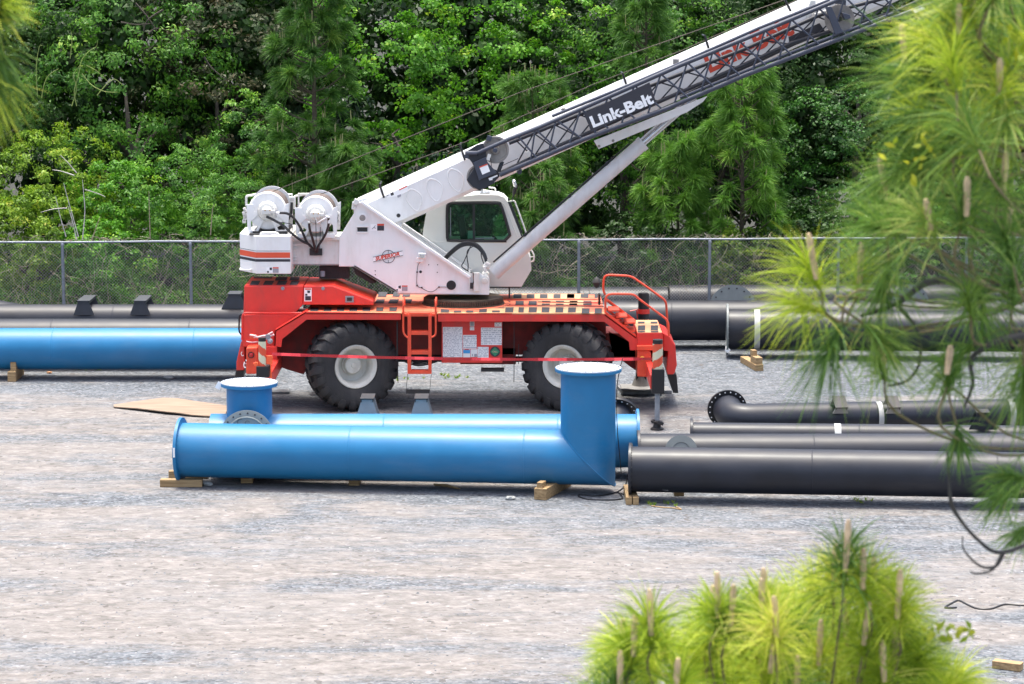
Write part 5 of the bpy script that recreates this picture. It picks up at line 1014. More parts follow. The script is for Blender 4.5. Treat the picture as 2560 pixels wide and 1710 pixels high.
A5 = Vector((X_at(1726, Y5, z5), Y5, z5)); B5 = Vector((X_at(2560, Y5r, z5), Y5r, z5)); B5 = A5 + (B5 - A5) * 1.25
g3 = pipe_thing('dark_pipe', 'slim dark pipe with a white paint band, third back at right foreground', A5, B5, r5, 'pipe', GD, 'pipe', 'pipe', 1.3)
def band(root, A, B, r, u, wd=.12, tilt=0):
    d = (B - A).normalized(); t = 0
    s = min(range(400), key=lambda i: abs((lambda p: 1280 + F * p.x / (p.y * cp + (CH - p.z) * sp_) - u)(A + (B - A) * i / 399)))
    c = A + (B - A) * s / 399; mb = MB(); mb.lathe(c - d * wd / 2, d, [(0, r + .0015), (0, r + .004), (wd, r + .004), (wd, r + .0015)], 56); mb.build('paint_band', M['band'], root)
band(g3, A5, B5, r5, 2093, .12)
q = at(2455, 1061, Y5r); saddle(g3, (q.x, Y5r, z5), B5 - A5, r5, .26, .52, .2, 0, 'pipe', 'dark', .35)
r6 = .285; Y6 = solve_r(1010.5, r6, .2); Y6r = solve_r(998, r6, .2); z6 = r6 + .2
xL6 = X_at(1832, Y6, z6); xR6 = X_at(2560, Y6r, z6) * 1.2
g4 = bent_pipe('dark_bend_pipe', 'dark pipe whose left end bends back to a black bolted flange, rearmost at right foreground', xL6, xR6, Y6, z6, r6, (-.10, .95, .16), .62, group=GD, fr=1.34, Yr=Y6r + .3)
ax6 = (Vector((xR6, Y6r + .3, z6)) - Vector((xL6, Y6, z6))).normalized()
for u in (2098, 2230):
    q = at(u, 985, Y6 - .1); c = Vector((q.x, Y6 + .1, z6)); saddle(g4, c, ax6, r6, .10, .3, .2, -.5, 'bracket', 'dark', .3)
band(g4, Vector((xL6 + .5, Y6, z6)), Vector((xR6, Y6r + .3, z6)), r6, 2196, .10); band(g4, Vector((xL6 + .5, Y6, z6)), Vector((xR6, Y6r + .3, z6)), r6, 2524, .12)
# pipes behind the crane, right
GR = 'dark pipes stored between the crane and the fence'
def far_pipe(name, label, uL, uR, vt, vb=None, r=.44, b=.2, m='pipe', left=None, right=None, extL=0, extR=0, vtR=None, fr=1.17, group=GR):
    if vb: Y, r = solve_both(vt, vb, b)
    else: Y = solve_r(vt, r, b)
    Yr = Y if vtR is None else solve_r(vtR, r, b); z = r + b
    A = Vector((X_at(uL, Y, z) - extL, Y, z)); B = Vector((X_at(uR, Yr, z) + extR, Yr, z))
    return pipe_thing(name, label, A, B, r, m, group, left, right, fr), A, B, r
h3, A7, B7, r7 = far_pipe('dark_pipe', 'dark pipe with a tall grey end flange, right of the crane stairs', 1816, 2560, 773, 873, b=.18, left='flange', extR=4, fr=1.28, vtR=783)
band(h3, A7, B7, r7, 1891, .13)
mb = MB(); q = A7 + Vector((-.03, -.32, -r7 * .92)); mb.box(q, (.012, .13, .13), rot('X', 45)); mb.box(q + Vector((.03, -.1, 0)), (.10, .006, .10), rot('Y', 45)); mb.build('white_tag', M['tagw'], h3)
h2, A8, B8, r8 = far_pipe('dark_pipe', 'long dark pipe lying behind the crane stairs and running right', 1350, 2560, 750.5, 851, b=.18, extR=5)
h1, A9, B9, r9 = far_pipe('dark_pipe', 'dark pipe nearest the fence behind the crane deck, its right end cut at a curve', 1190, 1668, 717, r=.44, b=.35)
h0, A10, B10, r10 = far_pipe('dark_pipe', 'dark pipe along the fence at far right, behind the half-round grey cover', 1672, 2560, 712, r=.44, b=.40, extR=5)
def half_cover(root, u, v, Y, R):
    c = at(u, v, Y); ax = Vector((0, -1, .1)).normalized(); mb = MB(); mb.lathe(c, ax, [(0, R), (.03, R), (.03, 0)], 48); e = mb.build('cover_plate', M['flange'], root)
    mb = MB(); bolts(mb, c + ax * .03, ax, R * .86, 16, .022, .006, ph=.2); mb.build('bolt', M['dark'], e)
for rt_, A_, B_, r_ in ((h3, A7, B7, r7), (g1, A3, B3, rg), (g2, A4, B4, r4), (g3, A5, B5, r5)):
    dd_ = (B_ - A_).normalized(); mb = MB(); mb.lathe(A_ + dd_ * .02, dd_, [(0, 0), (0, r_ - .01), (.01, r_ - .01)], 40); mb.build('end_cover', M['slate'], rt_)
half_cover(h2, 1832, 771, A8.y + .1, .56)
half_cover(h0, 2275, 757, A10.y - .5, .45)
# left group
l1, A11, B11, r11 = far_pipe('blue_pipe', 'long plain blue pipe at far left, running in from the edge to behind the crane', 0, 660, 820, 923.5, b=.2, m='blue', extL=5, group=GB)
l2, A12, B12, r12 = far_pipe('dark_pipe', 'dark pipe directly behind the far left blue pipe', 0, 640, 796.5, r=.45, b=.22, extL=5)
l3, A13, B13, r13 = far_pipe('dark_pipe', 'dark pipe at left carrying two upturned trapezoid shoes', 0, 640, 772, r=.44, b=.22, extL=5)
l4, A14, B14, r14 = far_pipe('dark_pipe', 'rearmost dark pipe at left by the fence, one trapezoid shoe beside the crane', 60, 760, 760.5, r=.40, b=.42, extL=1)
for u in (205, 345):
    top = at(u + 12, 752, A13.y); saddle(l3, (top.x, A13.y, A13.z), (1, 0, 0), r13, .24, .48, .24, 0, 'slate', 'slate', .95)
top = at(588, 722, A14.y); saddle(l4, (top.x, A14.y, A14.z), (1, 0, 0), r14, .26, .60, .25, 0, 'slate', 'slate', .5)
c0 = at(-60, 782, A14.y + .75); c1 = at(130, 790, A14.y + .75)
root = empty('pipe_reducer', (c0.x, c0.y, 0), 'dark tapering pipe end at far left by the fence', 'pipe', GR)
mb = MB(); mb.lathe((c0.x - 3, c0.y, .72), (1, 0, 0), [(0, .58), (3.1, .58), (4.6, .30), (4.9, .30), (4.9, 0)], 48); mb.build('pipe_body', M['pipe'], root)
for p in PIPES: print('PIPE', p)
# ---------------- timbers, plywood, litter ----------------
GT = 'timber blocks under the pipes'
def timber(c, sz, ang, label, extra=None, m='timber', name='timber_block', cat='timber'):
    mb = MB(); R = rot('Z', ang); mb.box((c[0], c[1], sz[2] / 2 + .004), sz, R)
    o = tag(mb.build(name, M[m], None, (c[0], c[1], 0), bevel=.006), label, cat, GT)
    for e in (extra or []): w_ = MB(); w_.box(Vector((c[0], c[1], 0)) + R @ Vector(e[:3]), e[3:6], R @ rot('Y', e[6] if len(e) > 6 else 0)); w_.build('wedge', M[m], o, bevel=.005)
    return o
def gxy(p): q = gp(*p); return (q.x, q.y)
q = gxy(P1((288, 1240))); timber((q[0], q[1] + .02), (.74, .16, .13), -1, 'long squared timber under the flange of the nearest blue pipe', [(.02, .75, .07, .70, .14, .13)])
q = gxy(P1((918, 1203))); timber((q[0], q[1] + .6), (.21, 1.3, .13), 2, 'short timber crossing under the nearest blue pipe, left of its middle')
q = gxy(P1((1990, 1226))); timber((q[0], q[1] + .6), (.19, 1.3, .13), -2, 'shadowed timber crossing under the middle of the nearest blue pipe')
q = gxy(P2((460, 1448))); timber((q[0] + .18, q[1] + .62), (.22, 1.35, .20), -20, 'thick notched timber with a wedge on top, under the blue elbow', [(-.02, -.55, .25, .10, .2, .10)])
q = gxy(P2((1300, 1492))); timber((q[0], q[1] + .5), (.10, 1.1, .13), 0, 'left one of the two timber ends under the left end of the frontmost dark pipe')
q = gxy(P2((1356, 1492))); timber((q[0], q[1] + .5), (.10, 1.1, .13), 2, 'right one of the two timber ends under the left end of the frontmost dark pipe')
q = gxy(P2((1790, 1405))); timber((q[0], q[1] + .5), (.17, 1.1, .13), 0, 'timber mostly hidden under the frontmost dark pipe, right of its flange')
q = gxy(P3((498, 678))); timber((q[0] - .1, q[1] + .65), (.19, 1.3, .14), 10, 'bright notched timber with stacked wedges under the dark pipe right of the crane', [(0, -.4, .22, .16, .45, .16), (-.02, -.22, .36, .11, .2, .12)])
q = gxy(P4((92, 1238))); timber((q[0], q[1] + .5), (.18, 1.0, .22), 0, 'timber with a small upright wedge under the far left blue pipe', [(.02, -.3, .32, .12, .18, .2)])
q = gxy(P5((2265, 835))); timber((q[0], q[1]), (.15, .38, .10), 62, 'loose timber offcut lying alone in the lower right corner', name='timber_offcut')
# warped plywood sheet
pw = MB(); ox = [P4(p) for p in ((890, 1421), (1060, 1395), (1280, 1366), (1390, 1370), (1500, 1388), (1640, 1408), (1790, 1430))]; ob = [P4(p) for p in ((892, 1426), (1080, 1448), (1280, 1474), (1400, 1484), (1500, 1494), (1600, 1500), (1760, 1505))]
top = []; nx = 7; ny = 6
for i in range(nx):
    a = gp(*ox[i], .02); b = gp(*ob[i], .05)
    for j in range(ny):
        t = j / (ny - 1); p = a.lerp(b, t); s = i / (nx - 1)
        p.z = .035 + .03 * math.sin(math.pi * s) * t + .012 * math.sin(s * 7) * t; top.append(p)
bot = [p - Vector((0, 0, .018)) for p in top]; K = nx * ny
fs = [(i * ny + j, (i + 1) * ny + j, (i + 1) * ny + j + 1, i * ny + j + 1) for i in range(nx - 1) for j in range(ny - 1)]
edge = [i * ny for i in range(nx)] + [(nx - 1) * ny + j for j in range(1, ny)] + [i * ny + ny - 1 for i in range(nx - 2, -1, -1)] + [j for j in range(ny - 2, 0, -1)]
pw.add(top + bot, [f[::-1] for f in fs] + [tuple(K + x for x in f) for f in fs] + [(edge[i], edge[(i + 1) % len(edge)], K + edge[(i + 1) % len(edge)], K + edge[i]) for i in range(len(edge))])
c = gp(430, 1010); tag(pw.build('plywood_sheet', M['ply'], None, (c.x, c.y, 0)), 'warped weathered plywood sheet lying flat left of the capped blue stub', 'plywood')
def stone(u, v, s, label, col='rock'):
    q = gp(u, v); mb = MB(); rnd = random.Random(int(u * 7 + v)); prof = []
    vs = []; fs = []; n_ = 9
    for i in range(5):
        for k in range(n_):
            a = 2 * math.pi * k / n_; rr = s * (.3, .9, 1., .75, .2)[i] * rnd.uniform(.75, 1.15); vs.append((q.x + rr * math.cos(a) * 1.5, q.y + rr * math.sin(a), s * (0, .2, .55, .9, 1.)[i] * 1.1))
    for i in range(4):
        for k in range(n_): fs.append((i * n_ + k, i * n_ + (k + 1) % n_, (i + 1) * n_ + (k + 1) % n_, (i + 1) * n_ + k))
    fs.append(tuple(4 * n_ + k for k in range(n_))); mb.add(vs, fs)
    tag(mb.build('stone', M[col], None, (q.x, q.y, 0)), label, 'stone', 'loose lumps lying on the gravel')
M['rock'] = mat('pale_concrete_lump', (.30, .31, .30), .9, noise=.2, nscale=20)
stone(422, 948, .075, 'pale concrete lump in the shadow of the far left blue pipe')
stone(P1((540, 1230))[0], P1((540, 1230))[1], .07, 'small grey lump beside the long timber at the near blue flange')
stone(P2((140, 1445))[0], P2((140, 1445))[1], .06, 'little pale lump on the gravel left of the notched timber')
M['orangerock'] = mat('orange_scrap', (.55, .28, .14), .8)
stone(P4((385, 1172))[0], P4((385, 1172))[1], .045, 'small orange scrap below the far left blue pipe', 'orangerock')
# black lines on the ground
def line_thing(name, pts, r, m, label, cat, z=.012, k=6):
    w_ = [gp(*p, z) for p in pts]; c = w_[0]; mb = MB(); mb.tube(smooth_path(w_, k), r, 6)
    return tag(mb.build(name, M[m], None, (c.x, c.y, 0)), label, cat)
line_thing('black_cable', [P2(p) for p in ((1275, 1225), (1270, 1290), (1200, 1360), (1080, 1395), (960, 1408), (830, 1395), (810, 1412), (900, 1440), (1080, 1447), (1230, 1435), (1210, 1385), (1170, 1370), (1250, 1392))], .012, 'hose', 'thin black cable looped on the gravel between blue elbow and dark pipe', 'cable')
line_thing('black_hose', [P5(p) for p in ((1948, 524), (2005, 524), (1948, 524), (1985, 500), (2018, 488), (2065, 510), (2110, 528), (2180, 530), (2250, 508), (2348, 512), (2600, 520))], .014, 'hose', 'black hose lying on the gravel at the right edge', 'hose')
line_thing('straw_stick', [P2(p) for p in ((1520, 1505), (1640, 1520), (1730, 1525), (1812, 1540), (1760, 1510))], .011, 'timber', 'thin split wooden stick on the gravel before the dark pipe', 'stick')
for i, (p, l) in enumerate((((990, 1208), 'thin plank splinter just below the nearest blue pipe, at its middle'),)):
    a = gp(1085, 1211, .03); b = gp(1150, 1222, .01); mb = MB(); mb.tube([a, (a + b) / 2 + Vector((0, 0, .02)), b], [.02, .03, .012], 5); tag(mb.build('wood_splinter', M['timber'], None, tuple(a)), l, 'stick')
# cable hanging beside the riser
q0 = at(P2((1215, 190))[0], P2((1215, 190))[1], BL1[1].y + .6); pts = [at(*P2(p), BL1[1].y + .6) for p in ((1240, 60), (1212, 170), (1185, 330), (1180, 560), (1190, 800), (1208, 1000), (1222, 1150), (1228, 1190))]
mb = MB(); mb.tube(smooth_path(pts, 6), .008, 6); tag(mb.build('hanging_cable', M['hose'], None, tuple(pts[-1])), 'thin black cable hanging down behind the blue riser from the crane', 'cable')
# ---------------- vegetation ----------------
def leaf_mat(name, stops, trans=.3, rough=.5, tcol=None):
    m = bpy.data.materials.new(name); m.use_nodes = True; t = m.node_tree; b = t.nodes['Principled BSDF']; b.inputs['Roughness'].default_value = rough; b.inputs['Specular IOR Level'].default_value = .35
    at_ = N(t, 'ShaderNodeAttribute'); at_.attribute_name = 'var'; cr = N(t, 'ShaderNodeValToRGB'); e = cr.color_ramp.elements
    e[0].position = stops[0][0]; e[0].color = (*stops[0][1], 1); e[1].position = stops[-1][0]; e[1].color = (*stops[-1][1], 1)
    for p, c in stops[1:-1]: e.new(p).color = (*c, 1)
    t.links.new(at_.outputs['Fac'], cr.inputs[0]); t.links.new(cr.outputs[0], b.inputs['Base Color'])
    tr = N(t, 'ShaderNodeBsdfTranslucent'); mx = N(t, 'ShaderNodeMixShader'); mx.inputs[0].default_value = trans
    t.links.new(cr.outputs[0], tr.inputs[0]); t.links.new(b.outputs[0], mx.inputs[1]); t.links.new(tr.outputs[0], mx.inputs[2]); t.links.new(mx.outputs[0], t.nodes['Material Output'].inputs[0])
    return m
LM = {
 'shade': leaf_mat('deep_green_leaves', [(0, (.014, .05, .010)), (.55, (.035, .125, .016)), (.9, (.08, .22, .025)), (1, (.14, .28, .035))], .32),
 'bright': leaf_mat('bright_leaves', [(0, (0.044, 0.149, 0.011)), (.5, (0.101, 0.299, 0.017)), (.85, (0.189, 0.437, 0.023)), (1, (0.354, 0.529, 0.042))], .4),
 'mid': leaf_mat('mid_green_leaves', [(0, (0.038, 0.125, 0.017)), (.5, (0.091, 0.250, 0.026)), (.9, (0.183, 0.375, 0.039)), (1, (0.305, 0.450, 0.062))], .38),
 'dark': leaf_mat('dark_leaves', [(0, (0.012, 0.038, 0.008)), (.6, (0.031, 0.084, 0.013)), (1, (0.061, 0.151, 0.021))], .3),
 'olive': leaf_mat('olive_leaves', [(0, (0.062, 0.137, 0.012)), (.45, (0.152, 0.286, 0.020)), (.8, (0.276, 0.422, 0.029)), (1, (0.442, 0.447, 0.059))], .4),
 'brown': leaf_mat('brownish_leaves', [(0, (0.025, 0.037, 0.014)), (.5, (0.057, 0.074, 0.025)), (1, (0.126, 0.100, 0.045))], .25),
 'pine': leaf_mat('pine_needles', [(0, (0.037, 0.109, 0.020)), (.5, (0.089, 0.218, 0.031)), (.9, (0.164, 0.333, 0.046)), (1, (0.297, 0.436, 0.071))], .38),
 'pinelt': leaf_mat('light_pine_needles', [(0, (0.062, 0.175, 0.025)), (.5, (0.138, 0.312, 0.037)), (.9, (0.237, 0.450, 0.056)), (1, (0.375, 0.525, 0.100))], .4),
 'near': leaf_mat('fresh_pine_needles', [(0, (.12, .22, .015)), (.4, (.33, .46, .03)), (.8, (.58, .66, .06)), (1, (.74, .70, .16))], .45),
 'nearg': leaf_mat('deep_green_pine_needles', [(0, (.045, .12, .02)), (.5, (.13, .26, .04)), (.9, (.28, .41, .065)), (1, (.46, .50, .13))], .38),
 'yellow': leaf_mat('yellow_vine_leaves', [(0, (.25, .36, .02)), (1, (.55, .55, .04))], .4),
 'big': leaf_mat('magnolia_leaves', [(0, (.010, .028, .012)), (.8, (.02, .05, .02)), (.93, (.05, .06, .04)), (1, (.20, .13, .07))], .1, .3),
}
rng = np.random.default_rng(11)
def leaves_obj(name, C, Dr, Nr, L, Wd, var, m, parent=None, org=(0, 0, 0), fold=True):
    # C centres, Dr long direction, Nr normal, L/Wd sizes (arrays), var per leaf; each leaf a folded four-cornered blade
    n = len(C); S_ = np.cross(Dr, Nr); S_ /= np.linalg.norm(S_, axis=1, keepdims=True) + 1e-9
    L = L[:, None]; Wd = Wd[:, None]
    P = np.empty((n, 4, 3)); P[:, 0] = C - Dr * L * .5; P[:, 1] = C + S_ * Wd * .5 + Nr * Wd * .12; P[:, 2] = C + Dr * L * .5 - Nr * L * .1; P[:, 3] = C - S_ * Wd * .5 + Nr * Wd * .12
    return quads_obj(name, P, var, m, parent, org)
def quads_obj(name, P, var, m, parent=None, org=(0, 0, 0), extra=None):
    n = len(P); me = bpy.data.meshes.new(name)
    me.vertices.add(n * 4); me.vertices.foreach_set('co', (P - np.array(org)).reshape(-1).astype(np.float32))
    me.loops.add(n * 4); me.loops.foreach_set('vertex_index', np.arange(n * 4, dtype=np.int32))
    me.polygons.add(n); me.polygons.foreach_set('loop_start', np.arange(0, n * 4, 4, dtype=np.int32)); me.polygons.foreach_set('loop_total', np.full(n, 4, dtype=np.int32))
    a = me.attributes.new('var', 'FLOAT', 'FACE'); a.data.foreach_set('value', var.astype(np.float32))
    me.update(calc_edges=True); me.materials.append(m)
    o = bpy.data.objects.new(name, me); COL.objects.link(o)
    if parent is not None: o.parent = parent
    else: o.location = org
    ORG[o.name] = Vector(org); return o
def unit(n): v = rng.normal(size=(n, 3)); return v / np.linalg.norm(v, axis=1, keepdims=True)
def norm(v): return v / (np.linalg.norm(v, axis=-1, keepdims=True) + 1e-9)
def crown_arrays(rx, ry, rz, z0, nc, nl, cs, L, Wd, droop=.3, inner=.35, lumps=7, open_=0.):
    # nc leaf clumps spread over and through a lumpy crown; each clump a ragged dome of nl leaves
    u = unit(nc * 2); k = unit(lumps); amp = rng.uniform(.0, .34, lumps)
    lump = 1 + sum(a * np.maximum(0, (u @ kk)) ** 4 for a, kk in zip(amp, k)) - .12
    rad = np.where(rng.random(nc * 2) < inner, rng.uniform(.35, .85, nc * 2), rng.uniform(.85, 1.02, nc * 2)) * lump
    c = u * rad[:, None] * np.array([rx, ry, rz]) + np.array([0, 0, z0 + rz])
    keep = (c[:, 2] > .15); c = c[keep][:nc]; u = u[keep][:nc]; rad = rad[keep][:nc]; nc = len(c)
    sz = cs * rng.uniform(.55, 1.35, nc); tone = rng.normal(0, .16, nc) + .42
    ci = np.repeat(np.arange(nc), nl); n = len(ci)
    out = norm(u[ci] * np.array([1, 1, .6]) + np.array([0, 0, .55]))
    q = norm(rng.normal(size=(n, 3)) + out * .9); r = rng.random(n) ** .45
    C = c[ci] + q * (r * sz[ci])[:, None] * np.array([1, 1, .62])
    Nr = norm(q * .5 + out * .6 + rng.normal(size=(n, 3)) * .34); D = norm(np.cross(Nr, rng.normal(size=(n, 3)))); D[:, 2] -= droop; D = norm(D)
    var = np.clip(tone[ci] + rng.normal(0, .16, n) + (q[:, 2] * .10), 0, 1)
    s = rng.uniform(.6, 1.25, n); return C, D, Nr, L * s, Wd * s, var
def trunk_mb(h, r0, rx, rz, nb=7, seed=1, top=.8, spread=.5):
    rd = random.Random(seed); mb = MB(); pts = [Vector((rd.uniform(-.1, .1) * i * .3, rd.uniform(-.1, .1) * i * .3, h * top * i / 6)) for i in range(7)]
    mb.tube(pts, [r0 * (1 - .8 * i / 6) for i in range(7)], 7)
    for k in range(nb):
        i = rd.randint(1, 5); a = rd.uniform(0, 6.28); b = pts[i]; d_ = Vector((math.cos(a), math.sin(a), rd.uniform(.3, .9))); l = rx * rd.uniform(.5, spread)
        p = [b, b + d_ * l * .4 + Vector((0, 0, .1)), b + d_ * l * .75 + Vector((rd.uniform(-.2, .2), rd.uniform(-.2, .2), .1)), b + d_ * l]
        mb.tube(p, [r0 * .4, r0 * .28, r0 * .16, r0 * .05], 5)
    return mb
def tuft_arrays(centers, axes, n, L, w, spread=.9, tone=.45, tsd=.12, base=.0, sag=.15, seg=2):
    # needle tufts: each needle a slim bent strip of seg quads
    nt_ = len(centers); ci = np.repeat(np.arange(nt_), n); N_ = len(ci); ax = norm(np.asarray(axes))[ci]
    d_ = norm(ax + rng.normal(size=(N_, 3)) * spread * .6); st = np.asarray(centers)[ci] + ax * (rng.random(N_) * base)[:, None]
    LL = (L * rng.uniform(.7, 1.1, N_))[:, None]; side = norm(np.cross(d_, rng.normal(size=(N_, 3)))) * (w * rng.uniform(.7, 1.2, N_))[:, None] * .5
    tt = np.clip(rng.normal(tone, tsd * .8, nt_), 0, 1)[ci] + rng.normal(0, tsd, N_)
    Ps = []
    def pt(t): return st + d_ * LL * t + np.array([0, 0, -1.]) * LL * sag * t * t
    for k in range(seg):
        a, b = k / seg, (k + 1) / seg; wa = 1 - .15 * a; wb = 1 - .85 * b if k == seg - 1 else 1 - .15 * b
        P = np.stack([pt(a) - side * wa, pt(a) + side * wa, pt(b) + side * wb, pt(b) - side * wb], axis=1); Ps.append(P)
    return np.concatenate(Ps), np.clip(np.concatenate([tt] * seg), 0, 1)
# ---- protos for the growth behind the fence
def broad(name, label, x, y, rx, ry, rz, z0, m, nc, nl, cs, L, Wd, group, cat='tree', bark='barkg', **kw):
    a = crown_arrays(rx, ry, rz, z0, nc, nl, cs, L, Wd, **kw)
    r = empty(name, (x, y, 0), label, cat, group)
    c = leaves_obj('crown' if cat == 'tree' else 'foliage', a[0] + np.array([x, y, 0]), *a[1:], LM[m], r, (x, y, 0))
    t = trunk_mb(z0 + rz * 1.2, .06 + rz * .03, rx, rz, 7, int(abs(x * 100)) + 3); t.v = [(p[0] + x, p[1] + y, p[2]) for p in t.v]; t.build('trunk' if cat == 'tree' else 'stem', M[bark], r)
    return r
def pinetree(name, label, x, y, h, rad, m, ntuft, group,  zlow=.15, L=.36, per=70, cand=.25, w=.017, bark='bark'):
    r = empty(name, (x, y, 0), label, 'pine tree', group); rd = random.Random(int(h * 77 + x * 10)); cs = []; ax = []
    CDL = []; tb = MB(); top = Vector((x, y, h)); tb.tube([(x, y, 0), (x + .05, y, h * .5), top], [.03 + h * .007, .02 + h * .005, .012], 8)
    cd = MB()
    for k in range(ntuft):
        t = rd.random() ** .85; z = h * (zlow + (1 - zlow) * t); R = rad * (1 - .75 * t) ** .8 * rd.uniform(.35, 1.05) + .08; a = rd.uniform(0, 6.283)
        p = Vector((x + R * math.cos(a), y + R * math.sin(a), z + R * .18)); d_ = Vector((math.cos(a) * .7, math.sin(a) * .7, .75)); cs.append(tuple(p)); ax.append(tuple(d_))
        if k % 2 == 0: tb.tube([(x, y, z - R * .35), (p + Vector((x, y, z - R * .35))) / 2 - Vector((0, 0, .08)), p], [.03, .022, .012], 4)
        if rd.random() < cand:
            for q_ in range(rd.randint(1, 3)): o_ = Vector((rd.uniform(-.08, .08), rd.uniform(-.08, .08), .05)); l = rd.uniform(.14, .34); p1 = p + Vector((0, 0, .1)); cd = MB(); CDL.append(cd); cd.tube([p1 + o_, p1 + o_ + Vector((rd.uniform(-.02, .02), 0, l))], [.014, .009], 5)
    P, v = tuft_arrays(np.array(cs), np.array(ax), int(per * 2.2), L * 1.15, w * .95, 1.0, .45, .17, .12, .42)
    quads_obj('crown', P, v, LM[m], r, (x, y, 0)); tb.build('trunk', M[bark], r)
    for cd in CDL: cd.build('candle', M['candleg'], r)
    return r
def ux(u, Y): return (u - 1280) / F * Y * 1.005
GTR = 'trees crowding behind the fence'; GSH = 'shrubs crowding behind the fence'; GPI = 'pines behind the fence'
def zv(v, Y): return at(1280, v, Y).z
# dark back trees (tall, tops beyond the frame)
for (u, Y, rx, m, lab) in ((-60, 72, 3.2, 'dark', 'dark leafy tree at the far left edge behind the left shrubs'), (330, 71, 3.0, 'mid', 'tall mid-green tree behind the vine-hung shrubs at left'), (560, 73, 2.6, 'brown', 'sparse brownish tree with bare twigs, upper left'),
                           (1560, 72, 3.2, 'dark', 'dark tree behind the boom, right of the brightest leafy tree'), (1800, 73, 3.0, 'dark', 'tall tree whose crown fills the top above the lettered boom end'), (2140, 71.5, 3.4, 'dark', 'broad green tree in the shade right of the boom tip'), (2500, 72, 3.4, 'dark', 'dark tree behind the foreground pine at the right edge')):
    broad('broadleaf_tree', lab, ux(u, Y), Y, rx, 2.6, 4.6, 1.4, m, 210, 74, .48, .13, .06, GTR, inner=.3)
# bright leafy trees
broad('broadleaf_tree', 'brightest large-leaved tree, right of the tall pine and above the winches', ux(985, 68.3), 68.3, 2.0, 1.7, 4.6, .2, 'bright', 230, 70, .36, .10, .085, GTR, inner=.25, open_=.2)
broad('broadleaf_tree', 'bright leafy tree in the top middle, above the jib head', ux(1290, 69.3), 69.3, 2.3, 1.7, 4.4, .9, 'bright', 210, 70, .38, .095, .08, GTR, inner=.25)
broad('broadleaf_tree', 'leafy tree rising over the middle of the boom', ux(1640, 70), 70, 2.4, 1.7, 3.8, 2.4, 'mid', 190, 66, .38, .095, .075, GTR, inner=.25)
broad('broadleaf_tree', 'green tree with rounded leaf clumps between boom tip and fence, right', ux(2080, 67.8), 67.8, 1.7, 1.5, 2.9, .3, 'shade', 200, 64, .34, .085, .065, GTR, inner=.25)
broad('broadleaf_tree', 'small shaded tree behind the fence left of the foreground pine', ux(2330, 67), 67, 1.9, 1.5, 2.6, .3, 'shade', 190, 60, .34, .085, .065, GTR, inner=.25)
broad('magnolia_tree', 'dark glossy big-leaved tree in the shadow between tall pine and bright tree', ux(865, 67.6), 67.6, .9, .9, 2.5, .8, 'big', 90, 26, .34, .24, .09, GTR, inner=.3)
broad('magnolia_tree', 'dark glossy tree with a few brown leaves below the bright leafy trees', ux(1100, 67.2), 67.2, 1.4, .9, 1.7, .6, 'big', 110, 26, .36, .24, .09, GTR, inner=.3)
# shrubs at left
for (u, Y, rx, ry, rz, z0, m, L_, W_, nc, lab) in (
    (60, 65.2, 1.5, 1.1, 1.6, .2, 'olive', .095, .05, 200, 'yellow-green rounded shrub at the left edge, just over the fence'),
    (130, 66.8, 1.7, 1.3, 2.45, .2, 'olive', .10, .045, 230, 'olive shrub hung with pale twining vines, upper left'),
    (300, 66.6, 1.6, 1.2, 2.05, .2, 'bright', .10, .05, 210, 'bright green shrub between the vine-hung shrub and the taller thicket'),
    (250, 65.0, 1.1, .9, 1.35, .1, 'bright', .085, .055, 150, 'low leafy shrub around the white bare stems, over the second fence bay'),
    (470, 66.2, 1.7, 1.2, 2.35, .1, 'mid', .10, .032, 240, 'feathery grey-green shrub left of the winches'),
    (560, 65.2, 1.3, 1.0, 1.75, .1, 'mid', .10, .032, 190, 'feathery shrub close behind the counterweight'),
    (640, 67.6, 1.3, 1.0, 2.9, .2, 'mid', .10, .045, 190, 'narrow green shrub climbing beside the tall pine'),
    (1340, 65.6, 1.6, 1.0, 1.25, .1, 'dark', .10, .06, 150, 'dark low shrub behind the operator cab'),
    (1580, 65.8, 1.5, 1.0, 1.3, .1, 'dark', .10, .06, 150, 'dark low shrub behind the lift cylinder'),
    (1850, 65.0, .75, .6, .95, .75, 'olive', .09, .05, 90, 'small yellow-green bush just above the fence under the pale pine'),
    (1990, 65.6, 1.4, .9, 1.4, .1, 'dark', .10, .07, 140, 'dark low shrub behind the fence right of the pale pine'),
    (2250, 65.4, 1.5, .9, 1.5, .1, 'mid', .10, .07, 140, 'green low shrub behind the fence near the foreground pine'),
    (-190, 66.0, 1.8, 1.3, 2.2, .1, 'olive', .10, .05, 150, 'olive shrub beyond the left end of the view'),
    (2720, 66.0, 1.9, 1.3, 2.6, .1, 'mid', .10, .06, 150, 'green shrub beyond the right end of the view'),
    (800, 65.4, 1.5, .9, 1.2, .1, 'dark', .10, .04, 140, 'dark shrub behind the two winches')):
    broad('shrub', lab, ux(u, Y), Y, rx, ry, rz, z0, m, nc, 62, .27, L_, W_, GSH, cat='shrub', inner=.25)
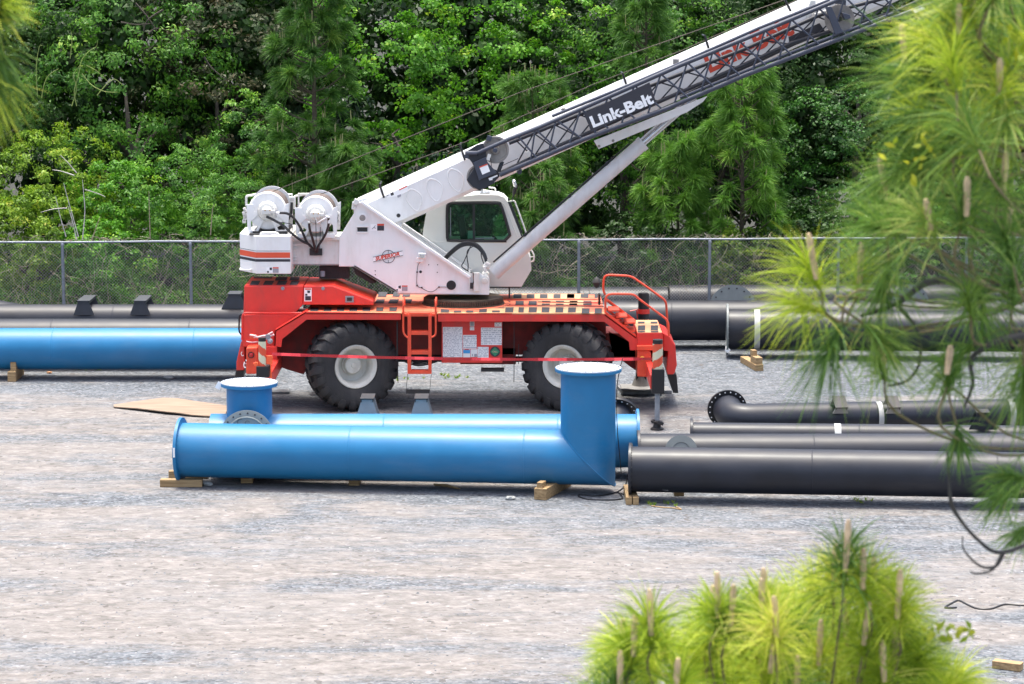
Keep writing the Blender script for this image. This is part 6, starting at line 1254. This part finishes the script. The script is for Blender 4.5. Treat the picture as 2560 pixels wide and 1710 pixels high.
# pines behind the fence
pinetree('pine_tree', 'tall dark pine with upright pale candles, left of the brightest tree', ux(785, 66.2), 66.2, 9.6, 1.25, 'pine', 165, GPI, .28, per=85)
pinetree('pine_tree', 'dark pine boughs just right of the winches, below the hoist rope', ux(880, 65.0), 65.0, 4.4, 1.25, 'pine', 70, GPI, .2, per=80)
pinetree('pine_tree', 'pine with a cluster of tall candles above the boom middle', ux(1330, 66.8), 66.8, 6.1, 1.35, 'pine', 95, GPI, .3, per=80, cand=.9)
pinetree('pine_tree', 'small pine with pale candles behind the operator cab', ux(1345, 65.0), 65.0, 4.0, 1.0, 'pine', 60, GPI, .2, per=80, cand=.9)
pinetree('pine_tree', 'thin dark pine right of the boom middle, near the top edge', ux(1610, 67.4), 67.4, 8.8, .9, 'pine', 70, GPI, .4, per=70)
pinetree('pine_tree', 'soft pale-green pine under the boom, right of the lift cylinder', ux(1850, 65.8), 65.8, 6.3, 1.3, 'pinelt', 120, GPI, .28, per=85)
pinetree('pine_tree', 'shorter light-green pine between lift cylinder and the pale pine', ux(1690, 66.0), 66.0, 4.6, 1.2, 'pinelt', 80, GPI, .2, per=85)
# deep forest seen as one mass
fa = []
for k in range(69):
    x = -33 + 66 * (k % 23) / 22 + rng.uniform(-.8, .8); y = 74.5 + 3 * (k // 23) + rng.uniform(-1, 1)
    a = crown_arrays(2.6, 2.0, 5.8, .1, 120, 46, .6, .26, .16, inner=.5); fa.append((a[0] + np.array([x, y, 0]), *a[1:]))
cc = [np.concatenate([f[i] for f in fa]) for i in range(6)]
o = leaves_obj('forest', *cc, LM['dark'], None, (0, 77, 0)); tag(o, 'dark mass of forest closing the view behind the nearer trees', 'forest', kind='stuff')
# low dark thicket, leaves and dead vines right behind the fence
n_ = 42000; X_ = rng.uniform(-17, 17, n_); Yv = rng.uniform(63.6, 65.2, n_) + .045 * (X_ + 12); Z_ = rng.random(n_) ** .8 * 2.1 * (.75 + .25 * np.sin(X_ * 1.7)); C = np.stack([X_, Yv, Z_], 1)
o = leaves_obj('undergrowth', C, unit(n_), norm(unit(n_) + np.array([0, -.5, .4])), rng.uniform(.05, .11, n_), rng.uniform(.02, .05, n_), np.clip(rng.normal(.35, .2, n_) + .3 * np.sin(X_ * .9 + 2), 0, 1), LM['mid'], None, (0, 64, 0)); tag(o, 'low tangled green undergrowth along the back of the fence', 'undergrowth', kind='stuff')
vm = MB(); rd = random.Random(5)
for k in range(1700):
    s = rd.uniform(s0, s1); dep = rd.uniform(.03, .55) if k % 3 else rd.uniform(.4, 1.1); z = rd.uniform(0, .6) if k % 2 else rd.uniform(.2, 2.2); p = fpt(s, z) + Vector((0, dep, 0)); pts = [p]; d_ = Vector((rd.uniform(-.7, .7), rd.uniform(-.1, .1), rd.uniform(.3, 1)))
    if k % 5 == 0: d_.z *= -.4
    for j in range(rd.randint(4, 9)):
        d_ = (d_ + Vector((rd.uniform(-.45, .45), rd.uniform(-.2, .2), rd.uniform(-.35, .4)))).normalized(); p = p + d_ * rd.uniform(.07, .22)
        if p.z > 2.52: p.z = 2.46 + rd.uniform(0, .14); d_.z = 0
        if p.z < .02: p.z = .02
        p.y = max(p.y, fpt((p.x - FA.x) / fdir.x, 0).y + .02); pts.append(p)
    vm.tube(smooth_path(pts, 2), rd.uniform(.0025, .0065), 3, caps=False)
for k in range(900):
    s = rd.uniform(s0, s1); p = fpt(s, 2.48 + rd.uniform(0, .03)) + Vector((0, rd.uniform(-.03, .05), 0)); l = rd.uniform(.06, .22); a = rd.uniform(-.5, .5) if k % 3 else rd.uniform(-1.5, 1.5)
    vm.tube([p, p + Vector((math.sin(a) * l * .6, 0, abs(math.cos(a)) * l * .35)), p + Vector((math.sin(a) * l, 0, math.cos(a) * l * .45))], .0042, 3, caps=False)
tag(vm.build('dead_vine_tangle', M['vine'], None, tuple(FA), sharp=False), 'pale dead vines tangled through and over the chain-link fence', 'vines', kind='stuff')
# bare stems and twining vines among the left shrubs
def twigs(name, label, paths, Y, r, m, cat):
    mb = MB(); 
    for i, p in enumerate(paths): w_ = [at(x, y, Y + .05 * i) for x, y in p]; mb.tube(smooth_path(w_, 4), [r * (1 - .6 * j / (4 * (len(w_) - 1))) for j in range(4 * (len(w_) - 1) + 1)], 5)
    c = at(*paths[0][0], Y); return tag(mb.build(name, M[m], None, (c.x, Y, 0)), label, cat)
RT = zr(0, 0, 2.45)
M['palebark'] = mat('white_bark', (.48, .45, .40), .8, noise=.35, nscale=9)
M['greenvine'] = mat('green_vine', (.20, .26, .06), .7, noise=.3, nscale=5)
tw = lambda L: [[RT(p) for p in q] for q in L]
twigs('bare_sapling', 'leafless sapling with white stems above the second fence bay', tw([[(505, 1470), (520, 1300), (512, 1180), (505, 1100)], [(470, 1470), (440, 1340), (415, 1260)], [(480, 1450), (450, 1340), (410, 1200), (390, 1120)], [(405, 1450), (370, 1330), (340, 1200)], [(520, 1160), (600, 1185), (645, 1205)], [(470, 1060), (420, 1000), (370, 950)], [(455, 1075), (380, 1050), (320, 1040)], [(410, 1275), (330, 1280), (250, 1300)]]), 63.9, .016, 'palebark', 'sapling')
twigs('twining_vine', 'pale green vine looping out of the shrub tops at upper left', tw([[(470, 650), (455, 560), (480, 470), (500, 370), (550, 310), (590, 285), (598, 245)], [(440, 650), (470, 540), (450, 460), (490, 400)], [(595, 585), (650, 520), (700, 485), (750, 520)], [(500, 450), (560, 520), (640, 560), (720, 565)], [(255, 600), (270, 520), (300, 460), (360, 420)], [(230, 590), (222, 420), (240, 290), (260, 280)], [(530, 400), (600, 440), (660, 500)], [(430, 360), (440, 260), (438, 190)]]), 65.2, .014, 'greenvine', 'vine')
twigs('dead_branch', 'bare grey branches high up in the brownish tree', tw([[(740, 135), (830, 150), (920, 145)], [(910, 210), (950, 175), (1010, 182)], [(1250, 350), (1300, 420), (1400, 500)], [(1000, 60), (900, 130), (870, 250)], [(830, 20), (900, 100), (960, 190)]]), 70.0, .03, 'barkg', 'branch')
for i, q in enumerate((( [(920, 1460), (915, 1300), (912, 1170)]), ([(1290, 1440), (1300, 1300), (1310, 1250)]), ([(560, 1480), (590, 1390), (615, 1325)]))):
    twigs('thin_sapling', ('thin grey sapling stem standing in front of the feathery shrub', 'thin stem behind the fence nearest the counterweight', 'slanting thin stem right of the white sapling')[i], tw([q]), 63.8, .016, 'twig', 'sapling')
# grass tufts on the gravel
gt_ = []
for (u, v) in ((1000 + 135, 945), (1120, 940), (225, 925), (268, 925), (1650, 1260), (2160, 1255), (1000, 948)):
    q = gp(u, v); 
    for k in range(7): gt_.append((q.x + rng.normal(0, .16), q.y + rng.normal(0, .1), .0))
P, v_ = tuft_arrays(np.array(gt_), np.tile([0, 0, 1.], (len(gt_), 1)), 14, .09, .008, .9, .7, .15)
o = quads_obj('grass', P, v_, LM['olive'], None, (0, 50, 0)); tag(o, 'sparse short weeds sprouting through the gravel', 'grass', kind='stuff')
# ---------------- foreground pines ----------------
def near_pine(name, label, shoots, trunk, mats, group, L=.2, w=.0030, per=260, candl=.19):
    # shoots: (u, v, Y, axis(x,y,z), scale, mat index, candles)
    r = empty(name, (trunk[0][0], trunk[0][1], 0), label, 'pine tree', group); og = (trunk[0][0], trunk[0][1], 0)
    tb = MB(); tb.tube([t[:3] for t in trunk], [t[3] for t in trunk], 10)
    CDL = []; tw_ = MB(); rd = random.Random(len(shoots)); buck = {}
    for (u, v, Y, ax, sc, mi, nc) in shoots:
        c = at(u, v, Y); ax = Vector(ax).normalized(); buck.setdefault(mi, []).append((tuple(c), tuple(ax), sc))
        # twig from the tuft back to the nearest point of the stem
        ts = [Vector(t[:3]) for t in trunk]; best = min(((a.lerp(b, k / 6)) for a, b in zip(ts, ts[1:]) for k in range(7)), key=lambda q: (q - c).length + abs(q.z - (c.z - .15)) * .8)
        b0 = c - ax * .10; mid = (b0 * .55 + best * .45) - Vector((0, 0, .06 if trunk[0][0] > 1.6 or trunk[0][0] < 0 else .45))
        tw_.tube(smooth_path([best, mid, b0, c + ax * .02], 4), [.0042] * 13, 6)
        for q_ in range(nc): o_ = Vector((rd.uniform(-.03, .03), rd.uniform(-.03, .03), 0)); l = (rd.uniform(.11, .16) if nc == 1 and trunk[0][0] > .3 and trunk[0][0] < 1.6 else candl * rd.uniform(.4, .75) * sc); o_ = o_ * (.4 if nc == 1 else 1); e_ = c + ax * (.065 if nc == 1 else .02) + o_ - Vector((0, .02, 0)); tip = e_ + (ax * .5 + Vector((rd.uniform(-.12, .12), 0, 1))).normalized() * l; cd = MB(); CDL.append(cd); cd.tube([e_, e_.lerp(tip, .5), e_.lerp(tip, .85), tip], [.008, .0105, .0105, .006], 7)
    tr_ = tb.build('trunk', M['bark'], r); tw_.build('twigs', M['pinetwig'], r)
    for mi, lst in buck.items():
        P = []; V = []
        for sc_ in sorted(set(s for _, _, s in lst)):
            g_ = [q for q in lst if q[2] == sc_]; p, v_ = tuft_arrays(np.array([q[0] for q in g_]), np.array([q[1] for q in g_]), per, L * sc_, w, 1.25, .5, .2, .12 * sc_, .30, 3); P.append(p); V.append(v_)
        quads_obj('needles', np.concatenate(P), np.concatenate(V), LM[mats[mi]], r, og)
    for cd in CDL: cd.build('candle', M['candle'], r)
    return r
rd = random.Random(21)
GN = 'young pines close to the camera'
# bottom pine: dome of shoots
sh = []
prof = ((1450, 1850), (1490, 1750), (1530, 1660), (1570, 1545), (1640, 1505), (1790, 1490), (1920, 1470), (2000, 1420), (2090, 1360), (2170, 1385), (2240, 1450), (2310, 1540), (2370, 1640), (2420, 1800))
def ptop(u):
    for a, b in zip(prof, prof[1:]):
        if a[0] <= u <= b[0]: return a[1] + (b[1] - a[1]) * (u - a[0]) / (b[0] - a[0])
    return 1900
CANDS = ((2106, 1325), (2081, 1350), (2166, 1368), (2182, 1385), (2207, 1434), (2245, 1440), (1926, 1423), (1900, 1448), (1787, 1440), (1775, 1455), (1817, 1458), (1629, 1483), (1577, 1537), (1558, 1550), (2152, 1505), (2125, 1516), (1912, 1576), (2046, 1560), (2185, 1598), (2204, 1600), (1544, 1641), (1940, 1490), (1980, 1640), (2240, 1560), (1690, 1640))
for (u, v) in CANDS: sh.append((u, v + 150, 7.85 + rd.uniform(-.15, .25), (rd.uniform(-.15, .15), rd.uniform(-.2, .1), 1), rd.choice((.85, 1.)), 0 if rd.random() < .8 else 1, 1))
for k in range(95):
    u = rd.uniform(1490, 2370); h_ = ptop(u); v = h_ + 125 + (1850 - h_) * rd.random() ** 1.3; sh.append((u, v, 8.4 + rd.uniform(-.4, .6), (rd.uniform(-.6, .6) + (u - 1960) / 1100, rd.uniform(-.5, .2), rd.uniform(.35, .9)), rd.choice((.85, 1.)), 0 if rd.random() < .8 else 1, 0))
c = at(1990, 1480, 8.5); tk = [(c.x, c.y + .1, 0, .09), (c.x + .03, c.y + .1, c.z * .5, .06), (c.x, c.y + .05, c.z * .85, .035), (c.x, c.y, c.z - .1, .02)]
near_pine('young_pine', 'bright sunlit young pine top rising from the bottom edge, blurred close to the camera', sh, tk, ('near', 'nearg'), GN, per=240)
# right pine: boughs reaching in from the right edge
sh = []
big = ((2060, 60), (2140, 130), (2230, 60), (2330, 120), (2420, 60), (2500, 150), (2180, 230), (2290, 250), (2380, 230), (2470, 270), (2540, 60), (2230, 370), (2330, 350), (2440, 380), (2530, 400), (2120, 250), (2270, 470), (2370, 480), (2480, 500), (2550, 560), (2330, 600), (2420, 610), (2520, 660), (2160, 30), (2300, 20), (2550, 260), (2400, 140), (2350, 420), (2200, 150), (2480, 330))
def ulim(v):
    K = ((-60, 2480), (0, 2470), (100, 2400), (200, 2310), (300, 2340), (400, 2340), (500, 2270), (600, 2240), (700, 2300))
    for a, b in zip(K, K[1:]):
        if a[0] <= v <= b[0]: return a[1] + (b[1] - a[1]) * (v - a[0]) / (b[0] - a[0])
    return 2300
big = [(max(u, ulim(v)), v) for u, v in big] + [(2349, 97), (2252, 194), (2393, 194)]
for (u, v) in big: Y = 8.0 + rd.uniform(-.5, .9); sh.append((u + 15, v + 10, Y, (rd.uniform(-.6, .2), rd.uniform(-.5, .2), rd.uniform(.2, .9)), rd.choice((.85, 1., 1.15)), 0 if (rd.random() < .35 and v < 420) else 1, rd.choice((0, 0, 0, 1))))
for k in range(24):
    v = rd.uniform(-30, 640); u = rd.uniform(ulim(v) + 20, 2640); sh.append((u, v, 8.1 + rd.uniform(-.5, .9), (rd.uniform(-.7, .2), rd.uniform(-.5, .2), rd.uniform(-.3, .9)), rd.choice((.85, 1., 1.15)), 0 if (rd.random() < .28 and v < 380) else 1, 0))
for (u, v, mi, s_, ax) in ((2235, 565, 1, 1.15, (-.35, -.1, .7)), (2225, 640, 1, 1.0, (-.1, -.2, -.4)), (2400, 590, 1, 1.1, (.0, -.2, .7)), (2440, 690, 1, 1.0, (.1, -.2, -.6)), (2500, 640, 1, 1.0, (.1, -.2, .6)), (2060, 740, 0, 1.1, (-.4, -.1, .7)), (2140, 755, 0, 1.05, (.05, -.2, .9)), (2080, 790, 0, 1.0, (-.5, -.1, .2)), (2150, 800, 1, 1.0, (.3, -.1, -.3)), (2110, 800, 1, 1.0, (-.3, -.1, -.6)),
                             (2430, 800, 1, .9, (-.1, -.2, .3)), (2440, 860, 1, .85, (-.2, -.1, -.1)), (2550, 850, 1, 1., (.1, 0, -.3)), (2530, 780, 1, .9, (0, 0, .5)), (2215, 955, 1, .62, (-.3, 0, .9)), (2365, 985, 1, .7, (.1, 0, .9)), (2390, 1050, 1, .55, (.1, -.1, -.7)), (2560, 900, 1, .9, (0, 0, -.8)), (2555, 1230, 1, .6, (-.7, 0, -.1)), (2575, 1200, 1, .7, (-.5, 0, .1)), (2600, 1300, 1, .6, (-.5, 0, -.3))):
    Y = 7.9 + rd.uniform(-.25, .35); sh.append((u, v, Y, ax, s_, mi, 1 if ax[2] > .5 else 0))
c = at(2700, 700, 8.4); tk = [(c.x, c.y, 0, .13), (c.x + .03, c.y, 5, .10), (c.x - .02, c.y, c.z, .075), (c.x - .05, c.y, 9.6, .05), (c.x - .1, c.y, 10.4, .03)]
RP = near_pine('young_pine', 'pine boughs reaching in across the right side, blurred close to the camera', sh, tk, ('near', 'nearg'), GN, per=150)
mb = MB()
def bough(pts, Y, r0, r1): w_ = smooth_path([at(u, v, Y + dy) for u, v, dy in pts], 5); mb.tube(w_, [r0 + (r1 - r0) * i / (len(w_) - 1) for i in range(len(w_))], 7)
bough(((2690, 780, .4), (2600, 830, .1), (2500, 850, 0), (2430, 895, 0), (2432, 960, 0), (2410, 1020, 0)), 7.9, .014, .004)
bough(((2240, 760, .1), (2290, 820, 0), (2300, 900, 0), (2270, 950, 0), (2220, 965, 0)), 7.9, .006, .004)
bough(((2700, 600, .4), (2500, 720, .1), (2340, 700, 0), (2240, 760, 0), (2150, 790, 0)), 7.95, .016, .006)
bough(((2780, 1230, .4), (2640, 1320, .1), (2510, 1381, 0), (2440, 1345, 0), (2385, 1270, 0), (2372, 1190, 0), (2368, 1128, 0)), 7.9, .008, .003)
bough(((2440, 1345, 0), (2400, 1300, 0), (2375, 1255, 0), (2373, 1180, 0)), 7.92, .005, .003)
bough(((2510, 1381, 0), (2490, 1415, 0), (2450, 1415, 0), (2410, 1375, 0), (2407, 1340, 0)), 7.9, .006, .002)
bough(((2505, 1385, 0), (2480, 1425, 0), (2440, 1434, 0), (2425, 1428, 0)), 7.9, .005, .002)
mb.build('bare_twig', mat('bare_twig_bark', (.06, .055, .05), .85, noise=.3, nscale=40), RP)
def leaf_sprig(parent, pts, Y, n, s, mkey='yellow'):
    C = []; 
    for k in range(n): u, v = pts[rd.randrange(len(pts))]; p = at(u + rd.uniform(-28, 28), v + rd.uniform(-22, 22), Y + rd.uniform(-.03, .03)); C.append(tuple(p))
    C = np.array(C); o = leaves_obj('vine_leaves', C, norm(unit(n) + np.array([0, 0, -.6])), norm(unit(n) + np.array([0, -1, .5])), np.full(n, s) * rng.uniform(.7, 1.2, n), np.full(n, s * .5), rng.random(n), LM[mkey], parent, tuple(ORG[parent.name])); return o
leaf_sprig(RP, [(2540, 90), (2550, 140), (2500, 170), (2450, 180), (2380, 170)], 7.8, 40, .04)
leaf_sprig(RP, [(2330, 330), (2310, 370), (2290, 400), (2270, 440), (2210, 370)], 7.8, 26, .035)
BP = [o for o in bpy.data.objects if o.name == 'young_pine'][0]
leaf_sprig(BP, [(2320, 1575), (2350, 1580), (2385, 1585), (2415, 1578), (1860, 1650), (1880, 1640)], 8.0, 40, .04)
# left corner pine bough
sh = [(-5, 80, 7.8, (.15, -.2, .9), .62, 1, 1), (-35, 60, 7.8, (.4, -.2, .6), .7, 0, 0), (-10, 105, 7.8, (.15, -.2, -.8), .8, 1, 0), (-40, 120, 7.8, (.1, -.2, -.9), .9, 0, 0), (-10, 15, 8.0, (.1, 0, .9), .6, 1, 0), (-80, 150, 7.8, (.1, 0, -.8), 1., 1, 0), (-60, 0, 7.8, (.3, 0, .8), .8, 0, 0)]
c = at(-260, 100, 8.2); tk = [(c.x, c.y, 0, .10), (c.x, c.y, 6, .07), (c.x + .05, c.y, c.z, .045), (c.x + .05, c.y, 9.9, .03)]
near_pine('young_pine', 'pine sprig hanging into the top left corner, blurred close to the camera', sh, tk, ('near', 'nearg'), GN, per=240)

# loose stones lying on the gravel
n_ = 5200; GX = []; base_ = np.array([[1, 0, 0], [.3, .95, 0], [-.8, .6, 0], [-.8, -.6, 0], [.3, -.95, 0], [.05, .05, 1.]]) 
V_ = []; F_ = []; va_ = []
for k in range(n_):
    u = rng.uniform(-80, 2640); v = 880 + 900 * rng.random() ** .8; q = gp(u, v); s_ = rng.uniform(.008, .019) * (1.5 if rng.random() < .02 else 1); a = rng.uniform(0, 6.28); ca, sa = math.cos(a), math.sin(a)
    P = base_ * rng.uniform(.7, 1.3, (6, 3)) * np.array([s_ * 1.3, s_, s_ * .6]); P = np.stack([P[:, 0] * ca - P[:, 1] * sa + q.x, P[:, 0] * sa + P[:, 1] * ca + q.y, P[:, 2] + .002], 1); b = len(V_); V_ += P.tolist()
    F_ += [(b, b + 1, b + 5), (b + 1, b + 2, b + 5), (b + 2, b + 3, b + 5), (b + 3, b + 4, b + 5), (b + 4, b, b + 5)]; va_ += [rng.random()] * 5
me = bpy.data.meshes.new('loose_stones'); me.from_pydata(V_, [], F_); at2 = me.attributes.new('var', 'FLOAT', 'FACE'); at2.data.foreach_set('value', np.array(va_, dtype=np.float32))
me.materials.append(leaf_mat('stone_greys', [(0, (.09, .095, .105)), (.4, (.17, .18, .20)), (.9, (.25, .25, .25)), (1, (.42, .41, .39))], 0., .9)); o = bpy.data.objects.new('loose_stones', me); COL.objects.link(o); tag(o, 'loose grey stones scattered over the gravel yard', 'stones', kind='stuff')
